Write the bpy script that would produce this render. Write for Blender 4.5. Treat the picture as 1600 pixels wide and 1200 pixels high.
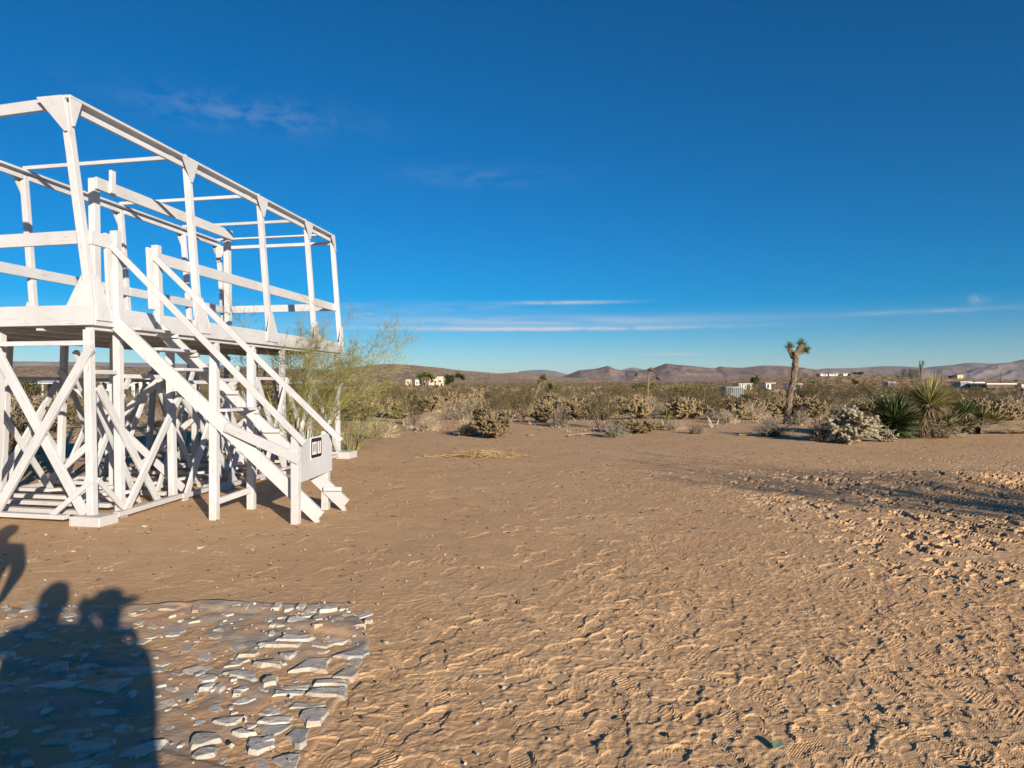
import bpy, bmesh, math, random
import numpy as np
from mathutils import Vector, Matrix

random.seed(7)
RNG = np.random.default_rng(11)
scene = bpy.context.scene
for o in list(bpy.data.objects):
    bpy.data.objects.remove(o)
C = scene.collection

# ------------------------------------------------------------------ camera, world, sun, exposure
EYE = 1.6
F = 1080.0                                   # focal length in photo pixels (photo 1600 wide)
cam_d = bpy.data.cameras.new('camera'); cam = bpy.data.objects.new('camera', cam_d); C.objects.link(cam)
cam.location = (0, 0, EYE); cam.rotation_euler = (math.radians(90), 0, 0)
cam_d.sensor_width = 36; cam_d.lens = F / 1600 * 36
cam_d.clip_start = 0.05; cam_d.clip_end = 200000
scene.camera = cam
scene.render.resolution_x = 1024; scene.render.resolution_y = 768
scene.view_settings.view_transform = 'Standard'; scene.view_settings.look = 'None'
scene.view_settings.exposure = 0.72; scene.view_settings.gamma = 1
scene.view_settings.use_curve_mapping = False

SUN_AZ = math.radians(30.3)                   # light travels this far left of straight ahead
SUN_EL = math.radians(15.5)
LDIR = Vector((-math.sin(SUN_AZ) * math.cos(SUN_EL), math.cos(SUN_AZ) * math.cos(SUN_EL), -math.sin(SUN_EL)))
sd = bpy.data.lights.new('sun', 'SUN'); sd.energy = 5.0; sd.angle = math.radians(0.53); sd.color = (1.0, 0.875, 0.715)
so = bpy.data.objects.new('sun', sd); C.objects.link(so); so.location = (20, -30, 20)
so.rotation_euler = LDIR.to_track_quat('-Z', 'Y').to_euler()

w = bpy.data.worlds.new('World'); scene.world = w; w.use_nodes = True
def make_world():
    nt = w.node_tree; nt.nodes.clear(); N = nt.nodes.new; L = nt.links.new
    out = N('ShaderNodeOutputWorld'); bg = N('ShaderNodeBackground'); bg.inputs[1].default_value = 0.063
    sky = N('ShaderNodeTexSky'); sky.sky_type = 'NISHITA'; sky.sun_disc = False
    sky.sun_elevation = SUN_EL; sky.sun_rotation = math.radians(149.7)
    sky.altitude = 900; sky.air_density = 1.0; sky.dust_density = 0.05; sky.ozone_density = 5.2
    hsv = N('ShaderNodeHueSaturation'); hsv.inputs['Saturation'].default_value = 1.45; hsv.inputs['Hue'].default_value = 0.500; hsv.inputs['Value'].default_value = 1.0
    L(sky.outputs[0], hsv.inputs['Color'])
    tc = N('ShaderNodeTexCoord'); sep = N('ShaderNodeSeparateXYZ'); L(tc.outputs['Generated'], sep.inputs[0])
    def m(op, a, b=None):
        n = N('ShaderNodeMath'); n.operation = op
        for i, v in enumerate((a, b)):
            if v is None: continue
            if isinstance(v, (int, float)): n.inputs[i].default_value = v
            else: L(v, n.inputs[i])
        return n.outputs[0]
    az = m('ARCTAN2', sep.outputs[0], sep.outputs[1])
    el = m('ARCSINE', sep.outputs[2])
    def gauss(v, c, s):
        d = m('DIVIDE', m('SUBTRACT', v, c), s)
        return m('POWER', 2.718, m('MULTIPLY', m('MULTIPLY', d, d), -1.0))
    def streak(a0, da, e0, de, sa, se, amp, seed, lo=0.42, tilt=0.0):
        e2 = m('SUBTRACT', el, m('MULTIPLY', az, tilt))
        cb = N('ShaderNodeCombineXYZ'); L(m('MULTIPLY', az, sa), cb.inputs[0]); L(m('MULTIPLY', e2, se), cb.inputs[1]); cb.inputs[2].default_value = seed
        nz = N('ShaderNodeTexNoise'); nz.inputs['Scale'].default_value = 1.0; nz.inputs['Detail'].default_value = 6; nz.inputs['Roughness'].default_value = .6
        nz.inputs['Distortion'].default_value = .4
        L(cb.outputs[0], nz.inputs['Vector'])
        mr = N('ShaderNodeMapRange'); mr.inputs[1].default_value = lo; mr.inputs[2].default_value = lo + .25; L(nz.outputs[0], mr.inputs[0])
        return m('MULTIPLY', m('MULTIPLY', m('MULTIPLY', gauss(az, a0, da), gauss(e2, e0, de)), mr.outputs[0]), amp)
    R = math.radians
    tot = streak(R(1), R(13), R(4.55), R(.16), 22, 110, 1.0, 1.0, .26)
    for s in (streak(R(2), R(15), R(5.15), R(.42), 7, 90, .50, 2.0, .24),
              streak(R(4.2), R(4.2), R(6.7), R(.13), 12, 60, .7, 3.0, .28),
              streak(R(-9), R(14), R(6.2), R(.5), 10, 90, .25, 4.0, .38),
              streak(R(-21), R(8), R(20.0), R(1.1), 34, 70, .13, 5.0, .40),
              streak(R(-3), R(6.5), R(16.7), R(.8), 26, 70, .08, 6.0, .40),
              streak(R(13), R(2.6), R(2.4), R(.09), 12, 80, .45, 7.0, .25),
              streak(R(34.0), R(.6), R(5.8), R(.35), 60, 60, .25, 8.0, .35),
              streak(R(32), R(8), R(5.1), R(.2), 10, 90, .3, 9.0, .36)):
        tot = m('ADD', tot, s)
    mx = N('ShaderNodeMixRGB'); L(tot, mx.inputs[0]); L(hsv.outputs[0], mx.inputs[1]); mx.inputs[2].default_value = (6.0, 6.1, 6.8, 1)
    L(mx.outputs[0], bg.inputs[0]); L(bg.outputs[0], out.inputs[0])
make_world()

# ------------------------------------------------------------------ helpers
def gp(px, py, z=0.0):
    """photo pixel -> point on the ground"""
    Y = (EYE - z) * F / (py - 600.0)
    return Vector(((px - 800) / F * Y, Y, z))
def at(px, py, Y):
    return Vector(((px - 800) / F * Y, Y, EYE + (600 - py) / F * Y))
def tag(o, label=None, cat=None, group=None, kind=None):
    if label: o['label'] = label
    if cat: o['category'] = cat
    if group: o['group'] = group
    if kind: o['kind'] = kind
    return o
def link(name, me, mats, parent=None, loc=None):
    o = bpy.data.objects.new(name, me); C.objects.link(o)
    if mats is not None:
        for mt in (mats if isinstance(mats, (list, tuple)) else [mats]): 
            if mt.name not in [x.name for x in me.materials]: me.materials.append(mt)
    if parent: o.parent = parent
    if loc is not None: o.location = loc
    return o
def empty(name, loc=(0, 0, 0), rz=0):
    o = bpy.data.objects.new(name, None); C.objects.link(o); o.location = loc; o.rotation_euler = (0, 0, rz)
    o.empty_display_size = .1
    return o
def copy_tree(o, parent=None):
    c = o.copy(); C.objects.link(c)
    if parent: c.parent = parent
    for ch in o.children: copy_tree(ch, c)
    return c
def mesh_np(name, V, Fc, mi=None, smooth=False):
    """V (n,3), Fc (m,k) faces all of k corners"""
    V = np.asarray(V, np.float32); Fc = np.asarray(Fc, np.int32)
    me = bpy.data.meshes.new(name); k = Fc.shape[1]
    me.vertices.add(len(V)); me.vertices.foreach_set('co', V.ravel())
    me.loops.add(Fc.size); me.loops.foreach_set('vertex_index', Fc.ravel())
    me.polygons.add(len(Fc)); me.polygons.foreach_set('loop_start', np.arange(0, Fc.size, k, dtype=np.int32))
    if mi is not None: me.polygons.foreach_set('material_index', np.asarray(mi, np.int32))
    me.polygons.foreach_set('use_smooth', np.full(len(Fc), smooth))
    me.update(calc_edges=True); me.validate()
    return me
def _h(xi, yi, seed):
    n = (xi.astype(np.int64) * 374761393 + yi.astype(np.int64) * 668265263 + seed * 974634541) & 0xffffffff
    n = ((n ^ (n >> 13)) * 1274126177) & 0xffffffff
    n = ((n ^ (n >> 15)) * 2246822519) & 0xffffffff
    return ((n ^ (n >> 16)) & 0xffffffff) / 2147483648.0 - 1.0
def vn(x, y, seed=0):
    x = np.asarray(x, float); y = np.asarray(y, float)
    xi = np.floor(x); yi = np.floor(y); fx = x - xi; fy = y - yi
    fx = fx * fx * fx * (fx * (fx * 6 - 15) + 10); fy = fy * fy * fy * (fy * (fy * 6 - 15) + 10)
    a = _h(xi, yi, seed); b = _h(xi + 1, yi, seed); c = _h(xi, yi + 1, seed); d = _h(xi + 1, yi + 1, seed)
    return (a * (1 - fx) + b * fx) * (1 - fy) + (c * (1 - fx) + d * fx) * fy
def fbm(x, y, oct=4, seed=0, gain=.5):
    s = 0; a = 1.0; t = 0
    for i in range(oct):
        s = s + a * vn(x * 2 ** i + i * 17.3, y * 2 ** i - i * 9.1, seed + i); t += a; a *= gain
    return s / t
def sstep(a, b, x):
    t = np.clip((x - a) / (b - a), 0, 1); return t * t * (3 - 2 * t)

# ------------------------------------------------------------------ materials
def mat(name, rough=.8, spec=.3):
    m = bpy.data.materials.new(name); m.use_nodes = True
    b = m.node_tree.nodes['Principled BSDF']; b.inputs['Roughness'].default_value = rough; b.inputs['Specular IOR Level'].default_value = spec
    return m, m.node_tree, b
def noise(nt, scale, detail=4, rough=.55, coord='Object', vec=None, stretch=None):
    n = nt.nodes.new('ShaderNodeTexNoise'); n.inputs['Scale'].default_value = scale; n.inputs['Detail'].default_value = detail; n.inputs['Roughness'].default_value = rough
    if vec is None:
        if coord == 'World':
            g = nt.nodes.new('ShaderNodeNewGeometry'); vec = g.outputs['Position']
        else:
            tc = nt.nodes.new('ShaderNodeTexCoord'); vec = tc.outputs[coord]
    if stretch:
        mp = nt.nodes.new('ShaderNodeMapping'); mp.inputs['Scale'].default_value = stretch; nt.links.new(vec, mp.inputs[0]); vec = mp.outputs[0]
    nt.links.new(vec, n.inputs['Vector'])
    return n.outputs[0]
def ramp(nt, fac, stops):
    r = nt.nodes.new('ShaderNodeValToRGB'); e = r.color_ramp.elements
    while len(e) < len(stops): e.new(.5)
    for el, (p, c) in zip(e, stops): el.position = p; el.color = (*c, 1) if len(c) == 3 else c
    nt.links.new(fac, r.inputs[0]); return r.outputs[0]
def mixc(nt, fac, a, b, mode='MIX'):
    n = nt.nodes.new('ShaderNodeMixRGB'); n.blend_type = mode
    for i, v in zip((0, 1, 2), (fac, a, b)):
        if isinstance(v, (int, float)): n.inputs[i].default_value = v
        elif isinstance(v, tuple): n.inputs[i].default_value = (*v, 1)
        else: nt.links.new(v, n.inputs[i])
    return n.outputs[0]
def bump(nt, bsdf, h, strength=.3, dist=.01):
    b = nt.nodes.new('ShaderNodeBump'); b.inputs['Strength'].default_value = strength; b.inputs['Distance'].default_value = dist
    nt.links.new(h, b.inputs['Height']); nt.links.new(b.outputs[0], bsdf.inputs['Normal'])
def objrand(nt):
    return nt.nodes.new('ShaderNodeObjectInfo').outputs['Random']
def simple(name, c1, c2, scale=6, rough=.85, spec=.2, detail=4, vary=.25, bumpd=0, stretch=None, lo=.35, hi=.65):
    m, nt, b = mat(name, rough, spec)
    f = noise(nt, scale, detail, stretch=stretch)
    col = ramp(nt, f, [(lo, c1), (hi, c2)])
    if vary:
        mr = nt.nodes.new('ShaderNodeMapRange'); nt.links.new(objrand(nt), mr.inputs[0]); mr.inputs[3].default_value = 1 - vary; mr.inputs[4].default_value = 1 + vary * .6
        cb = nt.nodes.new('ShaderNodeCombineColor'); 
        for i in range(3): nt.links.new(mr.outputs[0], cb.inputs[i])
        col = mixc(nt, 1.0, col, cb.outputs[0], 'MULTIPLY')
    nt.links.new(col, b.inputs['Base Color'])
    if bumpd: bump(nt, b, f, .6, bumpd)
    return m
def leafmat(name, c1, c2, scale=8, trans=.25, vary=.3):
    m = simple(name, c1, c2, scale, .7, .25, 2, vary)
    nt = m.node_tree; b = nt.nodes['Principled BSDF']; out = nt.nodes['Material Output']
    t = nt.nodes.new('ShaderNodeBsdfTranslucent'); mx = nt.nodes.new('ShaderNodeMixShader'); mx.inputs[0].default_value = trans
    nt.links.new(b.inputs['Base Color'].links[0].from_socket, t.inputs[0])
    nt.links.new(b.outputs[0], mx.inputs[1]); nt.links.new(t.outputs[0], mx.inputs[2]); nt.links.new(mx.outputs[0], out.inputs[0])
    return m

def white_paint():
    m, nt, b = mat('white_paint', .6, .3)
    big = noise(nt, 1.7, 5, .6, 'World'); grain = noise(nt, 5, 6, .7, 'Object', stretch=(9, 9, .8))
    col = ramp(nt, big, [(.3, (.475, .48, .49)), (.6, (.545, .553, .565))])
    wear = ramp(nt, grain, [(.57, (0, 0, 0)), (.66, (1, 1, 1))])
    patch = ramp(nt, noise(nt, 3.1, 4, .6, 'World'), [(.46, (0, 0, 0)), (.60, (1, 1, 1))])
    wp = mixc(nt, 1.0, wear, patch, 'MULTIPLY')
    mrw = nt.nodes.new('ShaderNodeMapRange'); nt.links.new(objrand(nt), mrw.inputs[0]); mrw.inputs[3].default_value = .90; mrw.inputs[4].default_value = 1.04
    col = mixc(nt, 1.0, col, mrw.outputs[0], 'MULTIPLY')
    col = mixc(nt, wp, col, (.30, .25, .20))
    crack = noise(nt, 3, 3, .6, 'Object', stretch=(38, 38, 1.1)); col = mixc(nt, ramp(nt, crack, [(.30, (.75, .75, .75)), (.345, (0, 0, 0))]), col, (.22, .18, .14))
    g = nt.nodes.new('ShaderNodeNewGeometry'); sp = nt.nodes.new('ShaderNodeSeparateXYZ'); nt.links.new(g.outputs['Position'], sp.inputs[0])
    mr = nt.nodes.new('ShaderNodeMapRange'); mr.inputs[1].default_value = .3; mr.inputs[2].default_value = 0.0; mr.inputs[4].default_value = .55; nt.links.new(sp.outputs[2], mr.inputs[0])
    mu = nt.nodes.new('ShaderNodeMath'); mu.operation = 'MULTIPLY'; nt.links.new(mr.outputs[0], mu.inputs[0]); nt.links.new(noise(nt, 9, 4, .6, 'World'), mu.inputs[1])
    col = mixc(nt, mu.outputs[0], col, (.42, .29, .19))
    nt.links.new(col, b.inputs['Base Color']); bump(nt, b, grain, .35, .006)
    return m
M = {}
M['white'] = white_paint()

def sand_mat(far=False):
    m, nt, b = mat('sand' + ('_far' if far else ''), .95, .1)
    big = noise(nt, .35, 4, .55, 'World'); mid = noise(nt, 3.5, 5, .6, 'World'); fine = noise(nt, 160, 3, .7, 'World')
    col = ramp(nt, big, [(.32, (.525, .32, .168)), (.68, (.595, .39, .215))])
    col = mixc(nt, .35, col, ramp(nt, mid, [(.35, (.47, .285, .148)), (.65, (.66, .44, .255))]))
    spk = ramp(nt, fine, [(.28, (.55, .5, .45)), (.5, (1, 1, 1)), (.70, (1.0, 1.0, 1.0)), (.80, (1.7, 1.75, 1.8))])
    col = mixc(nt, .6, col, spk, 'MULTIPLY')
    if far:
        # scrub and bare soil too far away to tell apart
        dots = noise(nt, .22, 3, .6, 'World'); d = ramp(nt, dots, [(.46, (0, 0, 0)), (.56, (1, 1, 1))])
        g = nt.nodes.new('ShaderNodeNewGeometry'); ln = nt.nodes.new('ShaderNodeVectorMath'); ln.operation = 'LENGTH'; nt.links.new(g.outputs['Position'], ln.inputs[0])
        mr = nt.nodes.new('ShaderNodeMapRange'); mr.inputs[1].default_value = 130; mr.inputs[2].default_value = 400; nt.links.new(ln.outputs['Value'], mr.inputs[0])
        d2 = mixc(nt, 1.0, d, mr.outputs[0], 'MULTIPLY')
        veg = ramp(nt, noise(nt, .05, 3, .6, 'World'), [(.4, (.085, .075, .035)), (.6, (.16, .12, .065))])
        col = mixc(nt, d2, col, veg)
    nt.links.new(col, b.inputs['Base Color'])
    h = mixc(nt, .45, noise(nt, 60, 5, .75, 'World'), fine)
    bump(nt, b, h, .75, .011)
    return m
M['sand'] = sand_mat(False); M['desert'] = sand_mat(True)

# ------------------------------------------------------------------ ground
def mound(x, y):
    e = ((x - 7.6) / 2.3) ** 2 + ((y - 11.3) / .95) ** 2
    e2 = ((x - 9.5) / 2.0) ** 2 + ((y - 9.0) / 1.2) ** 2
    return .17 * np.exp(-e) + .10 * np.exp(-e2)
def hill_h(x, y):
    r = np.hypot(x, y)
    base = 6.0 * sstep(120, 2200, r) + 60 * sstep(2500, 9000, r) * 0
    kn = 6.8 * np.exp(-(((x - 225) / 95) ** 2 + ((y - 470) / 90) ** 2)) + 3.5 * np.exp(-(((x - 90) / 60) ** 2 + ((y - 330) / 70) ** 2)) * 0
    und = .5 * vn(x / 60, y / 60, 91) * sstep(60, 200, r) + .12 * vn(x / 9, y / 9, 92) * sstep(20, 40, r)
    return base + kn + und + mound(x, y)
def h_at(x, y): return float(hill_h(np.array([x], float), np.array([y], float))[0])

def build_near_ground():
    ys = [1.9]
    while ys[-1] < 36:
        Y = ys[-1]; ys.append(Y + max(.008, min(.72 * Y * Y / 1228.0, .0066 * Y) if Y < 14 else .0075 * Y))
    ys = np.array(ys); nu = 880
    u = np.linspace(-.93, .93, nu)
    X = u[None, :] * ys[:, None] + np.sign(u)[None, :] * 0 ; Yg = np.repeat(ys[:, None], nu, 1)
    X = X + 1.1 * u[None, :]
    h = hill_h(X, Yg)
    # trampled: strong to the right, weak beside the platform
    rough = .22 + .62 * sstep(-1.2, 3.0, X - .12 * (Yg - 4)) * sstep(15, 10.5, Yg) + .25 * sstep(5.5, 3.5, Yg)
    heavy = sstep(2.6, 5.0, X) * sstep(13.2, 11.0, Yg) * sstep(4.6, 7.0, Yg)
    det = .008 * fbm(X / .9, Yg / .9, 2, 1) + .0030 * fbm(X / .34, Yg / .34, 2, 5) * (.4 + rough)
    det += .0013 * rough * fbm(X / .11, Yg / .11, 3, 9) * (1 + 6.5 * heavy)
    det += (.0036 + .0016 * sstep(7, 4, Yg)) * (.35 + rough) * fbm(X / .036, Yg / .036, 2, 13) + .0011 * (.4 + rough) * 1.5 * vn(X / .017, Yg / .017, 15) * sstep(8, 4, Yg)
    det += .0022 * fbm(X / .10, Yg / .09, 3, 17) * sstep(5.5, 9, Yg) * (1 - .6 * heavy)
    # wind-flattened ridges, wavy
    q = fbm(X / .22 + .8 * fbm(X / .5, Yg / .5, 2, 60), Yg / .10, 2, 21)
    det += .0006 * rough * (1 - np.abs(q)) ** 3
    # rake marks by the clearing edge
    h = h + det
    # shoe prints
    n = 2800
    px = RNG.uniform(-.85, .85, n * 3); 
    py = 2.0 + 13.5 * RNG.uniform(0, 1, n * 3) ** 1.25
    fx = px * (py + 1.1)
    dens = .22 + .78 * sstep(-1.6, 1.8, fx - .1 * (py - 4)) + .3 * sstep(6, 3, py)
    dens *= np.where((fx < -.9) & (py < 5.2), .08, 1.0) * np.where((fx < -3.0) & (py > 6.5), .15, 1)
    keep = RNG.uniform(0, 1, n * 3) < dens; fx = fx[keep][:n]; fy = py[keep][:n]
    for k in range(len(fx)):
        x0, y0 = fx[k], fy[k]
        ang = RNG.normal(0, .5) + (math.pi if RNG.random() < .5 else 0) + (.5 if RNG.random() < .5 else -.4)
        L = RNG.uniform(.25, .31); W = L * .37
        i0 = np.searchsorted(ys, y0 - .24); i1 = np.searchsorted(ys, y0 + .24)
        if i1 - i0 < 2: continue
        off = .35 * abs(x0 / y0)
        uu = lambda xx: (xx) / (y0 + 1.1)
        j0 = np.searchsorted(u, uu(x0 - .26) - .02); j1 = np.searchsorted(u, uu(x0 + .26) + .02)
        if j1 - j0 < 3: continue
        sx = X[i0:i1, j0:j1] - x0; sy = Yg[i0:i1, j0:j1] - y0
        a = (sx * math.sin(ang) + sy * math.cos(ang)) / L; b = (sx * math.cos(ang) - sy * math.sin(ang)) / W
        wob = .12 * vn(sx * 22 + k, sy * 22, 3)
        d1 = np.hypot((a - .17) / .33, b / .50); d2 = np.hypot((a + .31) / .19, b / .40); d3 = np.hypot((a + .1) / .3, b / .33)
        d = np.minimum(np.minimum(d1, d2), d3) + wob
        inside = sstep(1.02, .90, d); rim = np.exp(-((d - 1.17) / .15) ** 2)
        hv = 1.0 + 3.6 * float(sstep(2.6, 4.6, np.array(x0)) * sstep(13.2, 11.2, np.array(y0)) * sstep(4.8, 6.5, np.array(y0)))
        dep = RNG.uniform(.0020, .0052) * hv
        kind = RNG.integers(0, 7)
        if y0 < 7.5:
            if kind == 0: tr = np.sign(np.sin(a * L * 2 * math.pi / .021)) * .5 + .5 * np.sin(a * L * 2 * math.pi / .021)
            elif kind == 1: tr = np.sin(a * L * 2 * math.pi / .024) * np.sin(b * W * 2 * math.pi / .028) * 1.4
            elif kind == 2: tr = np.sin((a * L + np.abs(b * W) * .8) * 2 * math.pi / .026)
            else: tr = vn(sx * 40, sy * 40, 5)
        else: tr = vn(sx * 30, sy * 30, 5)
        cur = h[i0:i1, j0:j1]
        flat = cur - .45 * inside * (cur - hill_h(X[i0:i1, j0:j1], Yg[i0:i1, j0:j1]))
        tilt = .004 * hv * a * RNG.normal()
        h[i0:i1, j0:j1] = flat - inside * (dep + tilt - .0021 * tr * np.clip(.55 + .9 * vn(sx * 9 + k, sy * 9, 8), 0, 1)) + rim * dep * (.06 + .14 * float(sstep(-2.5, 1.5, np.array(x0)))) * (1 + .6 * vn(sx * 18, sy * 18, k % 50))
    # sink under the stone paving and at the patch border so it meets the wide terrain
    edge = np.minimum(sstep(0, .03, u - u[0])[None, :] * np.ones_like(X), sstep(0, .03, u[-1] - u)[None, :] * np.ones_like(X))
    edge = np.minimum(edge, sstep(36, 30, Yg)); edge = np.minimum(edge, sstep(1.9, 2.05, Yg))
    h = (h - hill_h(X, Yg)) * edge + hill_h(X, Yg) - .07 * (1 - edge)
    V = np.stack([X, Yg, h], -1).reshape(-1, 3)
    nr = len(ys); idx = np.arange(nr * nu).reshape(nr, nu)
    Fc = np.stack([idx[:-1, :-1], idx[:-1, 1:], idx[1:, 1:], idx[1:, :-1]], -1).reshape(-1, 4)
    o = link('sand_clearing', mesh_np('sand_clearing', V, Fc, smooth=False), M['sand'])
    tag(o, 'trampled tan sand with shoe prints in the open clearing', kind='structure')
    print('near ground rows', nr, 'quads', len(Fc))
build_near_ground()

def build_terrain():
    a1 = np.radians(np.arange(-60, 60.01, .4)); a2 = np.radians(np.arange(63, 298, 3.0))
    a = np.concatenate([a1, a2]); na = len(a)
    r = np.concatenate([[.0], np.geomspace(.6, 60000, 150)])
    A, Rr = np.meshgrid(a, r); X = Rr * np.sin(A); Y = Rr * np.cos(A)
    h = hill_h(X, Y)
    # beneath the finely modelled clearing the sheet lies a little lower
    u = X / np.maximum(Y + 1.1, .1); inside = sstep(-.93, -.87, u) * sstep(.93, .87, u) * sstep(1.8, 2.3, Y) * sstep(34, 29, Y) * (Y > 0)
    h = h - .025 - .12 * inside
    V = np.stack([X, Y, h], -1).reshape(-1, 3); nr = len(r); idx = np.arange(nr * na).reshape(nr, na)
    nxt = np.roll(idx, -1, 1)
    Fc = np.stack([idx[:-1], idx[1:], nxt[1:], nxt[:-1]], -1).reshape(-1, 4)[:, ::-1]
    o = link('desert_ground', mesh_np('desert_ground', V, Fc, smooth=True), M['desert'])
    tag(o, 'sandy desert ground reaching to the horizon', kind='structure')
build_terrain()

# ------------------------------------------------------------------ mountains
def rock_mat(name, c1, c2, scale, spots=None, spot_scale=.2):
    m, nt, b = mat(name, .95, .05)
    f = noise(nt, scale, 6, .65, 'World'); col = ramp(nt, f, [(.35, c1), (.65, c2)])
    if spots:
        s = ramp(nt, noise(nt, spot_scale, 3, .65, 'World'), [(.50, (0, 0, 0)), (.57, (1, 1, 1))]); col = mixc(nt, s, col, spots)
    nt.links.new(col, b.inputs['Base Color'])
    return m
def mountain(name, prof, D, depth, mt, label, seed, gul=.35, nx=360, nv=44, base=0.0, wl=.12, rough=.0):
    px = np.array([p[0] for p in prof], float); py = np.array([p[1] for p in prof], float)
    xs = np.linspace(px[0], px[-1], nx); top = np.interp(xs, px, py)
    k = np.array([.25, .5, .25]); top[1:-1] = np.convolve(top, k, 'same')[1:-1]
    H = (600 - top) * D / F + EYE - base
    X = (xs - 800) / F * D
    v = np.linspace(-1, 1, nv)
    Xg = np.repeat(X[None, :], nv, 0); vg = np.repeat(v[:, None], nx, 1); Yg = D + vg * depth
    Xs = Xg * (Yg / D) ** .5
    scale = wl * D
    rn = 1 - np.abs(fbm(Xg / scale + .6 * fbm(Yg / scale, Xg / scale, 2, seed + 9), Yg / (scale * 1.6), 5, seed, .55)) * 2.0
    prof_v = (1 - np.abs(vg) ** 1.15) 
    shape = prof_v + gul * (rn - .6) * np.clip(1.3 * np.abs(vg), 0, 1) * (1 - np.abs(vg)) * 2
    h = np.maximum(H[None, :], 0) * np.clip(shape, -.02, 1.02 + rough) + base
    h -= .06 * np.max(H) * (np.abs(vg) > .97)
    V = np.stack([Xs, Yg, h], -1).reshape(-1, 3); idx = np.arange(nv * nx).reshape(nv, nx)
    Fc = np.stack([idx[:-1, :-1], idx[:-1, 1:], idx[1:, 1:], idx[1:, :-1]], -1).reshape(-1, 4)
    o = link(name, mesh_np(name, V, Fc, smooth=True), mt); tag(o, label, kind='structure')
    return o
mk = rock_mat('rock_purple', (.15, .105, .088), (.25, .18, .145), .006, (.15, .11, .09), .02)
mk2 = rock_mat('rock_grey', (.145, .112, .10), (.23, .18, .155), .004)
mkh = rock_mat('hill_scrub', (.34, .24, .16), (.45, .32, .215), .03, (.085, .07, .04), .16)
mountain('mountain_range', [(855, 592), (880, 588), (905, 578), (930, 576), (950, 571.5), (962, 577), (975, 579), (1000, 578), (1018, 576), (1028, 572), (1040, 567.5), (1060, 570), (1085, 572), (1100, 574), (1117, 575.5), (1125, 572.5), (1140, 574), (1160, 574.5), (1190, 571), (1220, 571.5), (1250, 574), (1280, 578), (1310, 584), (1340, 592), (1380, 599)], 8200, 900, mk, 'rugged brown mountain range beyond the desert plain', 31, .55, 520, 60)
mountain('mountain_range', [(1210, 588), (1250, 582), (1270, 578.5), (1292, 575), (1330, 574.5), (1380, 572), (1420, 573), (1445, 574.5), (1465, 572), (1490, 570), (1510, 567), (1525, 566.5), (1545, 568), (1560, 568), (1580, 566), (1600, 561), (1650, 556), (1740, 566), (1800, 590)], 12500, 1500, mk2, 'long grey mountain range with shaded folds behind the yuccas', 47, .6, 420, 60)
mountain('low_hill', [(640, 583), (700, 577), (740, 580), (780, 583.5), (805, 581.5), (830, 584), (880, 589), (930, 593), (990, 597)], 3800, 500, mkh, 'low brown hills at the foot of the mountains', 53, .3, 260, 36)
mountain('scrub_hill', [(-260, 576), (-100, 573), (0, 572), (120, 571), (260, 574), (400, 575), (520, 577), (550, 575), (575, 571), (600, 568.5), (632, 569), (660, 571.5), (690, 574.5), (720, 579), (745, 583.5), (790, 589), (850, 595), (890, 599)], 1150, 330, mkh, 'broad sandy hill dotted with scrub behind the white platform', 67, .12, 420, 40, wl=.2)
mkb = rock_mat('far_rock', (.16, .13, .12), (.2, .17, .15), .002)
mountain('distant_peak', [(790, 592), (812, 580), (830, 578), (850, 577.5), (868, 579.5), (892, 586), (915, 592)], 21000, 1500, mkb, 'faint blue distant mountain in the gap between the hills', 71, .3, 120, 24)
mountain('distant_peak', [(950, 586), (972, 577), (988, 573.5), (1000, 575.5), (1016, 580), (1030, 590)], 25000, 1500, mkb, 'pale distant peak showing over the brown mountain range', 73, .3, 100, 24)
mountain('distant_peak', [(-200, 566), (20, 564), (60, 563), (130, 565), (240, 566), (330, 569), (420, 575), (520, 585)], 20000, 1500, mkb, 'faint blue mountains seen under the platform deck', 75, .3, 160, 24)

# ------------------------------------------------------------------ the white timber platform
plat = empty('timber_platform', (-4.8, 7.93, 0))
tag(plat, 'tall white painted timber scaffold platform with stairs and open upper frame', 'platform')
PLO = Vector(plat.location)
_box_cache = {}
def beam(name, p, q, wdt, thk, parent=None, ref=None, mt='white', bev=.004, twist=0):
    """squared timber from p to q; wdt is measured along ref (made perpendicular), thk across it"""
    p = Vector(p); q = Vector(q); d = (q - p); L = d.length; z = d.normalized()
    ref = Vector(ref) if ref is not None else (Vector((0, 0, 1)) if abs(z.z) < .9 else Vector((0, 1, 0)))
    x = (ref - z * ref.dot(z)).normalized(); y = z.cross(x)
    bm = bmesh.new(); bmesh.ops.create_cube(bm, size=1)
    for v in bm.verts: v.co = Vector((v.co.x * wdt, v.co.y * thk, v.co.z * L))
    if bev: bmesh.ops.bevel(bm, geom=list(bm.edges), offset=min(bev, wdt * .2, thk * .2), segments=1, affect='EDGES')
    me = bpy.data.meshes.new(name); bm.to_mesh(me); bm.free()
    o = link(name, me, M[mt], parent or plat)
    mw = Matrix.Translation((p + q) / 2) @ Matrix((x, y, z)).transposed().to_4x4() @ Matrix.Rotation(twist, 4, 'Z')
    par = parent or plat
    off = Vector((0, 0, 0)); 
    a = par
    while a is not None: off += Vector(a.location); a = a.parent
    o.matrix_world = mw; o.matrix_basis = Matrix.Translation(-off) @ mw
    return o
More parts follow.
